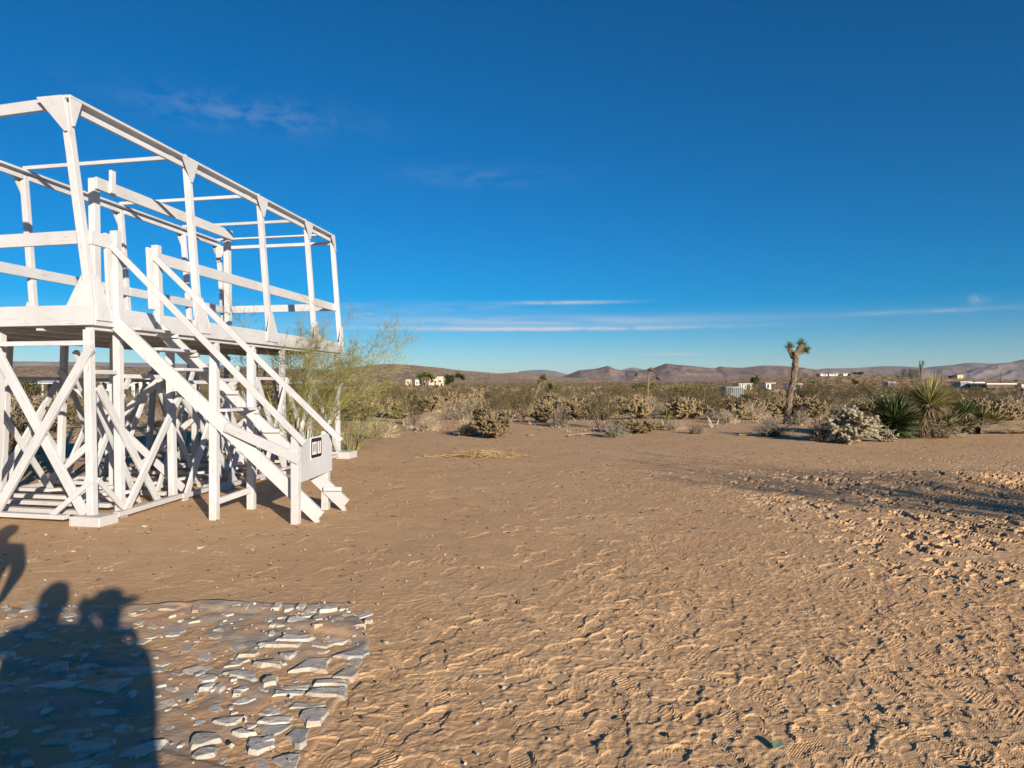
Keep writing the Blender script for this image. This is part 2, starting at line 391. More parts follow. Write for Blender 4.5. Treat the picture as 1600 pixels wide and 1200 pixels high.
def plate(name, pts, thk, nrm, parent=None, mt='white'):
    """flat panel with outline pts, thickness along nrm"""
    nrm = Vector(nrm).normalized(); par = parent or plat
    off = Vector((0, 0, 0)); a = par
    while a is not None: off += Vector(a.location); a = a.parent
    n = len(pts); P = [Vector(p) - off for p in pts]; org = P[0].copy()
    V = [p - org for p in P] + [p + nrm * thk - org for p in P]
    Fc = [tuple(range(n))[::-1], tuple(range(n, 2 * n))] + [(i, (i + 1) % n, n + (i + 1) % n, n + i) for i in range(n)]
    me = bpy.data.meshes.new(name); me.from_pydata(V, [], Fc); me.update()
    bm = bmesh.new(); bm.from_mesh(me); bmesh.ops.recalc_face_normals(bm, faces=bm.faces); bm.to_mesh(me); bm.free()
    o = link(name, me, M[mt], par); o.location = org
    return o
DK = 2.50; FB = 2.27; TOP = 4.80; RAIL = 3.27
D1 = Vector((.145, 1, 0)).normalized(); D2 = Vector((-2.76, .56, 0)).normalized(); WID = 2.78
OUT = Vector((D1.y, -D1.x, 0))                       # outward normal of the stair side
OUTN = Vector((-D2.y, D2.x, 0)); OUTN = OUTN if OUTN.y < 0 else -OUTN   # outward normal of near end
def near_pt(Y, z=0): return Vector((-4.8 + .145 * (Y - 7.86), Y, z))
SHX = -.075
def shear(p):                                        # the upper frame leans to the left
    p = Vector(p)
    if p.z > DK: p.x += SHX * (p.z - DK)
    return p
stY = {'A': 7.93, 'B': 9.92, 'C': 11.97, 'D': 13.8, 'E': 15.08}
def NR(k, z): 
    p = shear(near_pt(stY[k], z))
    if k == 'A' and z > DK: p.y -= .085 * (z - DK); p.x -= .02 * (z - DK)
    return p
def FR(k, z):
    p = near_pt(stY[k], z) + D2 * (WID + (0 if k != 'A' else .0)); return shear(p)
rj = random.Random(3)
def jit(s=.01): return Vector((rj.uniform(-s, s), rj.uniform(-s, s), 0))
# deck: fascia, joists and planks
deck = empty('deck'); deck.parent = plat; deck.location = (0, 0, 0)
tag(deck)
for row, nm in ((NR, 'fascia_board'), (FR, 'fascia_board')):
    for a, b in (('A', 'C'), ('C', 'E')):
        o_ = OUT * (.025 if row is NR else -.025)
        pa = row(a, (DK + FB) / 2) + o_; pb = row(b, (DK + FB) / 2) + o_
        pa.z = pb.z = (DK + FB) / 2
        if a == 'A': pa -= D1 * .05
        if b == 'E': pb += D1 * .05
        beam(nm, pa + D1 * .001, pb - D1 * .002, DK - FB, .045, deck, twist=rj.uniform(-.012, .012))
for k, s in (('A', -1), ('E', 1)):
    pa = near_pt(stY[k], (DK + FB) / 2) + D1 * s * .075; pb = pa + D2 * WID
    beam('fascia_board', pa - D2 * .05, pb, DK - FB, .045, deck)
for i in range(9):
    Y = 8.15 + i * .83
    beam('joist', near_pt(Y, 2.365) + D2 * .03, near_pt(Y, 2.365) + D2 * (WID - .03), .15, .045, deck)
for i in range(5):
    p0 = near_pt(7.9, 2.255) + D2 * (.05 + i * (WID - .1) / 4)
    beam('girder', p0, p0 + D1 * 7.2, .07, .09, deck)
for i in range(18):
    p0 = near_pt(7.88, 2.462) + D2 * (.09 + i * (WID - .15) / 17)
    beam('plank', p0, p0 + D1 * 7.2, .035, .144, deck, bev=.002)
# upper posts with gussets
for k in 'ABCDE':
    for row, oo in ((NR, OUT), (FR, -OUT)):
        b = row(k, DK + .002); t = row(k, TOP - .05)
        if row is NR and k == 'A': b = row(k, FB + .005)
        post = beam('post', b, t, .086, .086, ref=D1)
        up = (t - b).normalized()
        # head gusset
        c = row(k, TOP + .005) + oo * .052
        dn = row(k, TOP - .31) + oo * .052
        lft = .18 if k != 'A' else .0; rgt = .18 if k != 'E' else .0
        plate('gusset', [c - D1 * lft, c + D1 * rgt, dn + D1 * .012, dn - D1 * .012], .018, oo)
        # foot gusset
        c = row(k, DK - .12) + oo * .052; c2 = row(k, DK - .12) + oo * .052
        c.z = DK - .17; upn = row(k, DK + .34) + oo * .052
        lft = .20 if k != 'A' else .04; rgt = .20 if k != 'E' else .04
        plate('gusset', [c - D1 * lft, c + D1 * rgt, c + D1 * rgt + Vector((0, 0, .09)), upn + D1 * .045, upn - D1 * .045, c - D1 * lft + Vector((0, 0, .09))], .018, oo)
c = NR('A', TOP + .005) + OUTN * .055; dn = NR('A', TOP - .38) + OUTN * .055
plate('gusset', [c - D2 * .03, c + D2 * .30, dn + D2 * .0, dn - D2 * .03], .018, OUTN)
c = NR('A', DK) + OUTN * .075; c.z = DK - .02; upn = NR('A', DK + .36) + OUTN * .052
plate('gusset', [c - D2 * .045, c + D2 * .30, upn + D2 * .04, upn - D2 * .045], .018, OUTN)
for row in (FR,):
    c = row('E', TOP - .1) - D1 * .06; dn = row('E', TOP - .45) - D1 * .06
    plate('gusset', [c + D2 * .03, c - D2 * .26, dn - D2 * .04, dn + D2 * .03], .018, -D1)
# top plates: a flat cap board over an upright board
for row, oo in ((NR, OUT), (FR, -OUT)):
    ks = 'ABCDE'
    for a, b in zip(ks, ks[1:]):
        beam('cap_board', row(a, TOP + .02) + oo * .0 + D1 * .001, row(b, TOP + .02) - D1 * .001, .035, .15)
        beam('top_plate', row(a, TOP - .075) - oo * .02 + D1 * .05, row(b, TOP - .075) - oo * .02 - D1 * .05, .065, .04)
pA = NR('A', TOP - .045); qA = FR('A', TOP - .045)
beam('top_plate', pA, qA, .13, .045); 
beam('top_plate', NR('E', TOP - .13), FR('E', TOP - .13), .07, .045); beam('cap_board', NR('E', TOP + .058) , FR('E', TOP + .058), .036, .1)
for k in 'BCD': beam('cross_bar', NR(k, TOP + .066), FR(k, TOP + .066), .055, .045)
# guard rails
RW = .155
def rail(p, q, parent=None): return beam('guard_rail', p, q, RW, .035)
NW1 = near_pt(8.24); NW2 = near_pt(8.99)
pr = NR('A', RAIL); rail(pr + OUT * .066, shear(Vector((NW1.x, NW1.y, RAIL))) + OUT * .066)
p2 = shear(Vector((NW2.x, NW2.y, RAIL))) - OUT * .066
rail(p2, NR('C', RAIL) - OUT * .066); rail(NR('C', RAIL) - OUT * .066 + D1 * .004, NR('E', RAIL) - OUT * .066)
rail(NR('A', RAIL + .02) - OUTN * .066, FR('A', RAIL + .02) - OUTN * .066)
rail(FR('A', RAIL) + OUT * .066, FR('C', RAIL) + OUT * .066); rail(FR('C', RAIL) + OUT * .066 + D1 * .004, FR('E', RAIL) + OUT * .066)
rail(NR('E', RAIL) - D1 * .066, FR('E', RAIL) - D1 * .066)
# inner gallows frame
def inn(Y, z): 
    p = Vector((-7.35 + .145 * Y, Y, z)); return p
i1 = inn(9.84, DK); i2 = inn(13.24, DK)
for p in (i1, i2):
    beam('inner_post', p + Vector((0, 0, .002)), p + Vector((-.03, 0, 2.02)), .12, .095, ref=D1)
    plate('gusset', [p + D1 * .06 + OUT * .0, p + D1 * .22, p + D1 * .06 + Vector((0, 0, .2))], .09, OUT)
beam('inner_beam', i1 + Vector((-.03, 0, 1.95)) - D1 * .05 + OUT * .068, i2 + Vector((-.03, 0, 1.95)) + D1 * .06 + OUT * .068, .17, .04)
st_ = inn(10.07, DK) + OUT * .108
beam('stub_post', st_ + Vector((-.03, 0, 1.83)), st_ + Vector((-.03, 0, 2.20)), .10, .04, ref=D1)
# legs below the deck
LEGY = [7.93, 8.40, 9.38, 10.45, 11.5, 12.55, 13.65, 15.05]
Z0 = -.08
def foot_block(p, sx, sy, h=.11):
    beam('footing', Vector((p.x, p.y, -.05)), Vector((p.x, p.y, h)), sx, sy, ref=D2, bev=.012)
def npt(Y, z, o=0): return near_pt(Y, z) + OUT * o
def fpt(Y, z, o=0): return near_pt(Y, z) + D2 * (WID - .08) - OUT * o
LTOP = 2.222
legp = []
for i, Y in enumerate(LEGY):
    fl = .10 if i in (0, 2, 4, 6, 7) else .02
    beam('leg', npt(Y, .04, fl * .3 - .05) + jit(.015), npt(Y - .03, LTOP, -.05), .086, .086, ref=D1)
    fl2 = rj.uniform(-.12, .1)
    beam('leg', fpt(Y, Z0, .16) + jit(.04), fpt(Y + fl2 * .5, LTOP, 0), .086, .086, ref=D1)
foot_block(npt(7.9, 0, .02), .40, .30, .105); foot_block(npt(15.05, 0, .06), .5, .45, .14)
for Y in (10.4, 13.6): foot_block(npt(Y, 0, .0), .30, .30, .10)
def xb(p, q, wd=.115, th=.04): beam('brace', p, q, wd, th, ref=D1, twist=0)
# near end: the big cross brace
E0 = near_pt(7.93) ; 
def ept(s, z, o=0): return Vector((E0.x, E0.y, z)) + D2 * s + OUTN * o
beam('brace', ept(-.02, 2.02, .075), ept(1.35, -.04, .095), .105, .045, ref=D2)
beam('brace', ept(1.42, 2.15, .03), ept(.10, .10, .03), .11, .045, ref=D2)
beam('brace', ept(-.02, .50, .055), ept(.55, .06, .055), .06, .035, ref=D2)
beam('brace', npt(7.96, .50, .015), npt(8.45, .03, .015), .06, .035, ref=D1)
beam('tie', ept(0, 2.07, .03), ept(WID, 2.07, .03), .055, .045)
# middle row of legs under the near end
for s in (1.4, 2.7):
    beam('leg', ept(s + .1, Z0, -.1), ept(s, LTOP, -.1), .086, .086, ref=D2)
for i, Y in enumerate((9.9, 11.9, 13.9)):
    mp = near_pt(Y) + D2 * 1.38
    beam('leg', Vector((mp.x, mp.y, Z0)) + jit(.12), Vector((mp.x, mp.y, LTOP)), .086, .086, ref=D1)
    beam('brace', Vector((mp.x, mp.y, .1)) - D2 * 1.2 - D1 * .06, Vector((mp.x, mp.y, 1.8)) + D2 * .9 - D1 * .06, .10, .04, ref=D2)
    beam('brace', Vector((mp.x, mp.y, .1)) + D2 * 1.1 - D1 * .11, Vector((mp.x, mp.y, 1.7)) - D2 * .9 - D1 * .11, .10, .04, ref=D2)
for j, (Y, s_) in enumerate(((8.7, .45), (9.3, 1.0), (10.2, .5), (10.9, 1.9), (11.6, .6), (12.6, 1.2), (13.4, .5), (14.3, 1.6), (9.0, 2.1))):
    mp = near_pt(Y) + D2 * s_; e_ = rj.choice((-1, 1)) * rj.uniform(.35, .6)
    beam('brace', Vector((mp.x, mp.y, -.03)) - D1 * e_, Vector((mp.x, mp.y, rj.uniform(1.5, 2.0))) + D1 * e_, .075, .04, ref=D1)
    beam('brace', Vector((mp.x, mp.y, -.03)) + D1 * e_ * .9 + D2 * .06, Vector((mp.x, mp.y, rj.uniform(1.3, 1.9))) - D1 * e_ * .8 + D2 * .06, .07, .035, ref=D1)
# stair side and far side: crossed braces in every bay
bays = [(7.97, 9.05, 8.28, 9.45), (9.42, 10.9, 9.48, 10.42), (10.5, 11.46, 10.55, 11.45), (11.55, 12.5, 11.6, 12.5), (12.6, 13.6, 12.6, 13.6), (13.7, 15.0, 13.7, 15.0)]
for j, (a0, a1, b0, b1) in enumerate(bays):
    beam('brace', npt(a0, 1.55 + rj.uniform(-.1, .1), .02), npt(a1, .03, .02), .088, .04, ref=D1)
    beam('brace', npt(b0, -.03, .07), npt(b1, 1.62 + rj.uniform(-.1, .1), .07), .092, .04, ref=D1)
    u = rj.uniform(.08, .16)
    beam('brace', fpt(a0 + .02, 1.75 - u, .02), fpt(a1, -.03, .2), .085, .04, ref=D1)
    beam('brace', fpt(b0 + .05, -.03, .26), fpt(b1 - .1, 1.72 - u, .07), .085, .04, ref=D1)
for i, (a, b) in enumerate(zip(LEGY, LEGY[1:])):
    z = 1.74 if i == 0 else 1.66 + .04 * math.sin(i * 2.1)
    beam('tie', npt(a, z, -.05) + D1 * .05, npt(b, z, -.05) - D1 * .05, .05, .045)
    beam('tie', fpt(a, 1.70 - .01 * i, .03) + D1 * .05, fpt(b, 1.70 - .01 * i, .03) - D1 * .05, .055, .045)
# sills on the ground
for i, Y in enumerate((7.86, 8.10, 8.52, 9.02, 9.52, 10.1, 10.7, 11.5, 12.5, 13.5, 14.9)):
    o_ = rj.uniform(-.1, .1)
    p = near_pt(Y, .075 + .01 * (i % 3)) + D2 * (.22 + abs(o_)); q = near_pt(Y + rj.uniform(-.06, .1), .075 + .01 * (i % 3)) + D2 * (WID + .1)
    beam('sill', p, q, .05, .09)
for i, (a, b) in enumerate(((8.15, 9.45), (9.42, 10.25), (10.55, 12.4), (12.3, 13.45), (13.7, 14.85))):
    beam('sill', npt(a, .06 + .01 * (i % 2), .1 - .03 * (i % 2)), npt(b, .075, .05), .06, .085)
    beam('sill', fpt(a - .1, .06, .1), fpt(b, .06, .1), .06, .085)
for x, y, r, l in ((-5.3, 9.15, .5, .7), (-5.1, 10.4, 1.1, .9), (-5.9, 9.6, .2, 1.0), (-4.9, 11.6, .9, .8), (-5.6, 12.2, .4, 1.0), (-4.75, 10.9, -.3, .7)):
    d = Vector((math.cos(r), math.sin(r), 0)) * l / 2
    beam('offcut', Vector((x, y, .145)) - d, Vector((x, y, .165)) + d, .04, .09)
# stairs
stair = empty('staircase'); stair.parent = plat
DS = Vector((2.55, -.22, 0)); DSn = DS.normalized(); ST = Vector((-DSn.y, DSn.x, 0))      # run, across
def sp_near(t, z=0): return Vector((-4.74, 8.24, z)) + DS * t
def sp_far(t, z=0): return Vector((-4.64, 8.99, z)) + Vector((2.58, -.26, 0)) * t
for fn, s in ((sp_near, -1), (sp_far, 1)):
    p = fn(0.0, 2.36); q = fn(1.02, -.02); d = (q - p)
    up = Vector((0, 0, 1))
    # stringer cut level at the ground and plumb at the top
    n = Vector((-d.z, 0, d.x)).normalized() if d.x > 0 else Vector((0, 0, 1))
    perp = Vector((d.x, d.y, 0)).normalized(); dn = d.normalized(); nn = (Vector((0, 0, 1)) - dn * dn.z).normalized()
    hw = .078
    a = p + nn * hw; b = p - nn * hw; e = q + nn * hw; f = q - nn * hw
    e2 = e.copy(); 
    gz = -.02
    f2 = b + dn * ((gz - b.z) / dn.z); e2 = q + nn * hw * .55; e3 = q + nn * hw * .5 + Vector((0, 0, -.02)); g2 = q - nn * hw * .2; g2.z = gz
    th = ST * (.045 if s > 0 else -.045)
    plate('stringer', [a, a + dn * 3.42, a + dn * 3.42 - nn * .1, f2 + dn * .06, f2, b], .045, ST * s, stair)
# newels
for fn, zt in ((sp_near, 3.42), (sp_far, 3.40)):
    b = fn(0) + OUT * -.0
    lo = 2.24 if fn is sp_near else 2.30
    top = Vector((b.x, b.y, zt)); bt = Vector((b.x, b.y, lo)) + OUT * .055
    tt = Vector((b.x + SHX * .5, b.y, zt)) + OUT * .055
    beam('newel', bt, tt, .09, .09, stair, ref=D1)
    beam('newel_board', bt - OUT * .03 + D1 * -.10 + Vector((0, 0, .26)), tt - OUT * .03 - D1 * .10 - Vector((0, 0, .05)), .10, .035, stair, ref=D1)
# posts of the handrail
P1 = Vector((-3.51, 8.15, 0)); P2 = Vector((-2.48, 7.93, 0)); P3 = Vector((-3.34, 8.86, 0)); P4 = Vector((-2.38, 8.83, 0))
for P, zt in ((P1, 2.05), (P2, 1.00), (P3, 2.05), (P4, 1.0)):
    beam('stair_post', P + Vector((0, 0, -.1)), P + Vector((0, 0, zt)), .09, .09, stair, ref=DSn)
# handrails
hr0 = Vector((-4.74, 8.17, 3.24)); hr1 = Vector((-2.36, 7.87, .92))
beam('handrail', hr0, hr1, .072, .038, stair)
hr0 = Vector((-4.62, 8.93, 3.24)); hr1 = Vector((-2.16, 8.74, .88))
beam('handrail', hr0, hr1, .072, .038, stair)
beam('side_rail', Vector((-3.34, 8.06, 1.10)), Vector((-2.42, 7.865, .74)), .115, .035, stair)
# ties between stair posts
beam('tie', P1 + Vector((0.02, .05, .21)), P3 + Vector((0, -.05, .25)), .07, .05, stair)
# treads and cleats
for i in range(9):
    t = .06 + i * .105; z = 2.26 - i * .243
    a = sp_near(t, z) + ST * .03; b = sp_far(t, z) - ST * .03
    if i in (0, 1, 2, 4, 7):
        beam('tread', a + DSn * .06, b + DSn * .06, .035, .20, stair)
    beam('cleat', sp_far(t, z - .04) - ST * .025 - DSn * .06, sp_far(t, z - .04) - ST * .025 + DSn * .17, .05, .04, stair)
# panel across the foot of the stairs, with its notice
off = DSn * .05
pa = P2 + off + ST * -.02; pb = P4 + off + ST * .06
plate('panel', [Vector((pa.x, pa.y, .47)), Vector((pb.x, pb.y, .49)), Vector((pb.x, pb.y, .975)), Vector((pa.x, pa.y, .955))], .012, DSn, stair)
def mk_flat(name, col, rough=.5):
    m, nt, b = mat(name, rough); f = noise(nt, 30, 3); c = ramp(nt, f, [(.3, tuple(x * .85 for x in col)), (.7, col)]); nt.links.new(c, b.inputs['Base Color']); return m
M['black'] = mk_flat('notice_black', (.015, .014, .016)); M['notice_white'] = mk_flat('notice_white', (.72, .70, .68)); M['notice_grey'] = mk_flat('notice_grey', (.2, .19, .2))
ac = (pb - pa); ac.z = 0; acn = ac.normalized(); LN = ac.length
def pn(s, z, o): 
    v = pa + acn * s + DSn * (.012 + o); return Vector((v.x, v.y, z))
def quadp(name, s0, s1, z0, z1, o, t, mt, r=0):
    if r:
        pts = []
        for (cx, cz, a0) in ((s1 - r, z1 - r, 0), (s0 + r, z1 - r, 90), (s0 + r, z0 + r, 180), (s1 - r, z0 + r, 270)):
            for k in range(4):
                a = math.radians(a0 + k * 30); pts.append(pn(cx + r * math.cos(a), cz + r * math.sin(a), o))
    else: pts = [pn(s0, z0, o), pn(s1, z0, o), pn(s1, z1, o), pn(s0, z1, o)]
    return plate(name, pts, t, DSn, stair, mt)
s0 = .30; s1 = .62
quadp('notice', s0 - .02, s1 + .02, .70, .965, .001, .003, 'notice_white')
quadp('notice', s0, s1, .715, .95, .005, .003, 'black', .03)
quadp('notice_lettering', s0 + .02, s0 + .155, .755, .905, .009, .002, 'notice_white')
quadp('notice_lettering', s0 + .185, s1 - .03, .755, .905, .009, .002, 'notice_white')
for k in range(3):      # dark strokes inside the white letters
    quadp('notice_lettering', s0 + .04 + k * .038, s0 + .058 + k * .038, .78 + .02 * (k % 2), .885, .012, .0015, 'notice_grey')
quadp('notice_lettering', s0 + .225, s0 + .245, .775, .905, .012, .0015, 'notice_grey')

# ------------------------------------------------------------------ stone paving
def stone_m(name, c1, c2, c3, sandy=False):
    m, nt, b = mat(name, .85, .2)
    f = noise(nt, 7, 6, .65, 'World'); col = ramp(nt, f, [(.3, c1), (.52, c2), (.72, c3)])
    mr = nt.nodes.new('ShaderNodeMapRange'); nt.links.new(objrand(nt), mr.inputs[0]); mr.inputs[3].default_value = .78; mr.inputs[4].default_value = 1.12
    col = mixc(nt, 1.0, col, mr.outputs[0], 'MULTIPLY')
    dust = ramp(nt, noise(nt, 3.0, 4, .6, 'World'), [(.46, (0, 0, 0)), (.70, (.8, .8, .8))]); col = mixc(nt, dust, col, (.44, .30, .18))
    vein = ramp(nt, noise(nt, 16, 5, .75, 'World'), [(.36, (.5, .5, .5)), (.43, (0, 0, 0))]); col = mixc(nt, vein, col, (.20, .17, .13))
    if sandy:
        sd_ = ramp(nt, noise(nt, 2.2, 6, .65, 'World'), [(.42, (0, 0, 0)), (.56, (1, 1, 1))]); col = mixc(nt, sd_, col, (.50, .31, .175))
    nt.links.new(col, b.inputs['Base Color']); bump(nt, b, noise(nt, 38, 6, .7, 'World'), .7, .012); return m
M['stone'] = stone_m('pale_stone', (.42, .39, .34), (.54, .50, .43), (.64, .59, .49))
M['mortar'] = stone_m('mortar', (.25, .22, .18), (.33, .29, .24), (.40, .34, .27), True)
def paving():
    poly = [(-5.2, 1.7), (-.84, 1.7), (-.84, 4.21), (-.98, 4.75), (-1.2, 5.06), (-2.4, 5.04), (-3.6, 4.90), (-5.2, 4.78)]
    nx, ny = 190, 150
    xs = np.linspace(-5.2, -.82, nx); ys_ = np.linspace(1.7, 5.08, ny); X, Y = np.meshgrid(xs, ys_)
    # squeeze the right and far borders onto the outline
    yr = np.clip((Y - 4.21) / .85, 0, 1); xr = -.85 - .36 * yr ** 1.3 + .012 * vn(Y * 9, Y * 0, 7)
    X = -5.2 + (X + 5.2) / (5.2 - .82) * (xr + 5.2)
    yt = 4.78 + .28 * np.clip((X + 5.2) / 4.0, 0, 1) ** .7 + .02 * vn(X * 5, X * 0, 8); Y = 1.7 + (Y - 1.7) / (5.08 - 1.7) * (yt - 1.7)
    h = .006 + .020 * fbm(X / .5, Y / .5, 3, 33) + .008 * fbm(X / .08, Y / .08, 2, 37)
    row = sstep(4.3, 4.6, Y); h = h + .006 * row
    # long low courses running across
    h += .016 * sstep(.1, .5, fbm(X / 1.1, (Y + .25 * X) / .22, 2, 44))
    ed = np.minimum(np.arange(nx)[::-1][None, :] * np.ones_like(X), (np.arange(ny)[::-1])[:, None] * np.ones_like(X))
    h = np.where(ed < 1, -.05, h + .003 * (ed < 4))
    V = np.stack([X, Y, h], -1).reshape(-1, 3); idx = np.arange(nx * ny).reshape(ny, nx)
    Fc = np.stack([idx[:-1, :-1], idx[:-1, 1:], idx[1:, 1:], idx[1:, :-1]], -1).reshape(-1, 4)
    HV = h.copy(); XV, YV = X.copy(), Y.copy()
    def mort(x, y):
        i = np.argmin((XV - x) ** 2 + (YV - y) ** 2); return max(float(HV.ravel()[i]), .0)
    pav = link('stone_pavement', mesh_np('stone_pavement', V, Fc, smooth=True), M['mortar'])
    tag(pav, 'rough mortared patch set with broken pale flagstones', kind='structure')
    A = [[(180,318),(215,280),(380,292),(395,312),(290,345)],[(565,335),(620,300),(800,290),(820,310),(780,330)],[(790,330),(820,318),(940,345),(900,365),(800,358)],[(905,320),(940,308),(1055,310),(1010,335),(940,340)],
    [(0,120),(30,80),(70,82),(40,145),(0,145)],[(130,75),(200,52),(215,72),(140,82)],[(265,85),(320,85),(325,110),(270,118)],[(345,100),(390,108),(360,135),(345,125)],[(420,115),(460,90),(525,88),(480,125)],[(530,125),(560,85),(600,85),(580,120)],
    [(615,90),(685,82),(680,110),(620,128)],[(700,110),(730,78),(765,85),(735,120)],[(760,125),(790,90),(890,80),(885,100),(800,135)],[(850,130),(900,105),(970,105),(970,122),(860,138)],[(720,165),(780,148),(845,148),(840,162),(730,180)],[(810,190),(870,172),(875,205),(830,212)],
    [(280,245),(330,218),(368,225),(350,240)],[(320,185),(380,170),(430,185),(400,192)],[(555,228),(610,220),(620,235),(565,238)],[(805,250),(860,232),(875,245),(820,258)],[(30,390),(150,350),(245,380),(150,395),(100,450),(40,440)],[(455,360),(640,345),(740,335),(700,365),(500,370)],
    [(310,430),(390,398),(450,405),(420,425)],[(420,485),(560,460),(600,475),(590,500),(470,498)],[(590,425),(700,415),(650,450)],[(215,550),(300,535),(420,535),(430,580),(400,600),(260,568)],[(470,610),(500,578),(575,580),(560,615),(480,638)],[(660,530),(780,440),(935,430),(905,470),(900,530),(790,515)],
    [(970,425),(1100,375),(1185,380),(1185,400),(1140,430),(1050,440)],[(1040,465),(1080,425),(1130,420),(1140,455),(1120,500)],[(945,565),(1030,500),(1115,500),(1075,580)],[(820,620),(830,595),(1025,598),(1030,625)],[(770,680),(800,655),(990,640),(1030,630),(1015,700),(900,690)],[(595,640),(640,625),(780,612),(780,645),(620,650)],
    [(545,700),(560,668),(620,660),(750,660),(740,680),(600,690)],[(50,660),(130,612),(155,625),(110,655)],[(145,650),(190,625),(225,640),(180,675)],[(280,670),(340,630),(380,660),(350,675)],[(655,770),(690,735),(880,728),(900,740),(800,770)],[(450,800),(500,770),(655,735),(620,790),(500,820)],
    [(725,830),(740,800),(830,768),(920,775),(890,830),(860,880),(770,888)],[(440,865),(480,835),(690,820),(650,860),(520,875)],[(430,900),(470,880),(675,875),(600,930),(530,960),(470,945)],[(630,960),(690,900),(790,905),(765,1000),(720,1035),(690,1020)],[(375,1010),(385,968),(555,965),(550,1020),(440,1075),(380,1065)],
    [(385,1110),(450,1090),(510,1110),(520,1160),(430,1170)],[(540,1110),(600,1085),(725,1070),(700,1150),(660,1200),(600,1160)],[(145,870),(200,850),(360,838),(290,880),(230,893)],[(0,985),(60,950),(165,950),(190,990),(60,1040),(0,1050)],[(0,1100),(50,1060),(165,1045),(150,1090),(30,1120)],[(160,1150),(200,1090),(255,1070),(230,1110),(190,1150)],[(270,940),(340,915),(430,945),(320,955)],[(360,885),(440,860),(430,885),(370,915)]]
    B = [[(40,195),(50,170),(120,165),(110,190)],[(230,190),(270,140),(320,150),(300,165)],[(415,160),(440,145),(510,150),(520,170),(440,182)],[(585,160),(620,140),(690,140),(680,160)],[(735,140),(770,125),(830,118),(790,145)],[(95,272),(130,245),(178,242),(160,265)],[(80,385),(160,330),(205,340),(150,365)],[(450,375),(470,345),(545,300),(570,305),(500,360)],
    [(440,525),(510,490),(640,455),(780,430),(800,440),(730,470),(560,515)],[(540,430),(580,385),(612,405),(580,438)],[(830,390),(860,350),(915,345),(890,380)],[(670,552),(740,510),(830,505),(1110,500),(1080,530),(880,572)],[(435,570),(450,540),(530,525),(625,535),(560,570),(480,580)],[(170,655),(290,620),(480,590),(590,600),(470,650),(400,660)],
    [(530,650),(620,640),(700,595),(885,588),(880,620),(760,690),(650,670)],[(60,635),(100,600),(205,570),(200,595),(120,640)],[(0,600),(60,598),(20,650),(0,660)],[(130,810),(180,770),(300,740),(460,718),(440,745),(260,800),(180,832)],[(0,880),(60,840),(120,835),(170,880),(80,960),(0,985)],[(495,860),(510,820),(560,800),(700,795),(780,800),(620,850)],
    [(570,925),(700,880),(745,880),(730,940),(640,920)],[(280,1025),(400,935),(540,930),(590,965),(480,1020)],[(500,1140),(540,1070),(640,1030),(740,1010),(660,1060),(560,1130)],[(610,1130),(660,1080),(780,1020),(870,1005),(860,1040),(720,1110)],[(800,1110),(830,1080),(960,1030),(1110,1000),(1060,1060),(960,1110)],[(905,935),(940,910),(1015,905),(980,940)],
    [(60,1180),(200,1110),(370,1050),(430,1060),(440,1110),(300,1160),(150,1200)],[(340,1190),(480,1150),(640,1145),(600,1180),(540,1200)],[(600,1200),(660,1150),(760,1130),(870,1135),(760,1190)],[(835,1190),(870,1165),(1100,1150),(1090,1200)],[(1070,930),(1120,890),(1170,895),(1140,940)],[(1065,130),(1130,95),(1230,90),(1170,130)],
    [(1160,165),(1230,100),(1280,95),(1230,150)],[(985,240),(1000,215),(1060,212),(1050,245)],[(1040,485),(1100,455),(1220,430),(1190,455),(1080,490)],[(1130,545),(1180,515),(1235,540),(1200,560)],[(895,215),(960,175),(990,180),(930,220)],[(850,700),(890,672),(925,690),(890,718)]]
    rr = random.Random(5); occ = []
    def stone(pts, thick, tilt):
        c = Vector((sum(p[0] for p in pts) / len(pts), sum(p[1] for p in pts) / len(pts)))
        # rough the outline: split the edges and jitter
        ring = []
        n = len(pts)
        for i in range(n):
            a = Vector(pts[i]); b = Vector(pts[(i + 1) % n]); ring.append(a)
            if (b - a).length > .05:
                m_ = a.lerp(b, rr.uniform(.35, .65)); e = (b - a); ring.append(m_ + Vector((e.y, -e.x)) * rr.uniform(-.07, .09))
        ring = [c + (p - c) * 1.09 for p in ring]
        n = len(ring); V = []; tx, ty = tilt
        for s, zz in ((1.07, -.04), (1.0, thick * .68), (.87, thick)):
            for p in ring:
                d = p - c; q = d * s
                V.append((q.x, q.y, zz + (q.x * tx + q.y * ty if zz > 0 else 0) + (rr.uniform(-.003, .003) if zz > 0 else 0)))
        V.append((0, 0, thick * 1.02)); Fc = []
        for l in range(2):
            for i in range(n): Fc.append((l * n + i, l * n + (i + 1) % n, (l + 1) * n + (i + 1) % n, (l + 1) * n + i))
        for i in range(n): Fc.append((2 * n + i, 2 * n + (i + 1) % n, 3 * n))
        me = bpy.data.meshes.new('stone'); me.from_pydata(V, [], Fc); 
        bm = bmesh.new(); bm.from_mesh(me); bmesh.ops.recalc_face_normals(bm, faces=bm.faces); bm.to_mesh(me); bm.free()
        o = link('stone', me, M['stone'], pav); o.location = (c.x, c.y, mort(c.x, c.y) - .021)
        occ.append((c.x, c.y, max((p - c).length for p in ring)))
    for poly_l, ox in ((A, 300), (B, 0)):
        for pl in poly_l:
            pts = [gp(ox + x / 4.2867, 920 + y / 4.2867, .03) for x, y in pl]
            big = max((p - pts[0]).length for p in pts) > .22
            if ox == 300 and pts[0].x > -1.75: th = rr.uniform(.026, .042)
            else: th = rr.uniform(.022, .030) if big else rr.uniform(.018, .028)
            stone([(p.x, p.y) for p in pts], th, (rr.uniform(-.06, .02), rr.uniform(-.10, .02)))
    k = 0
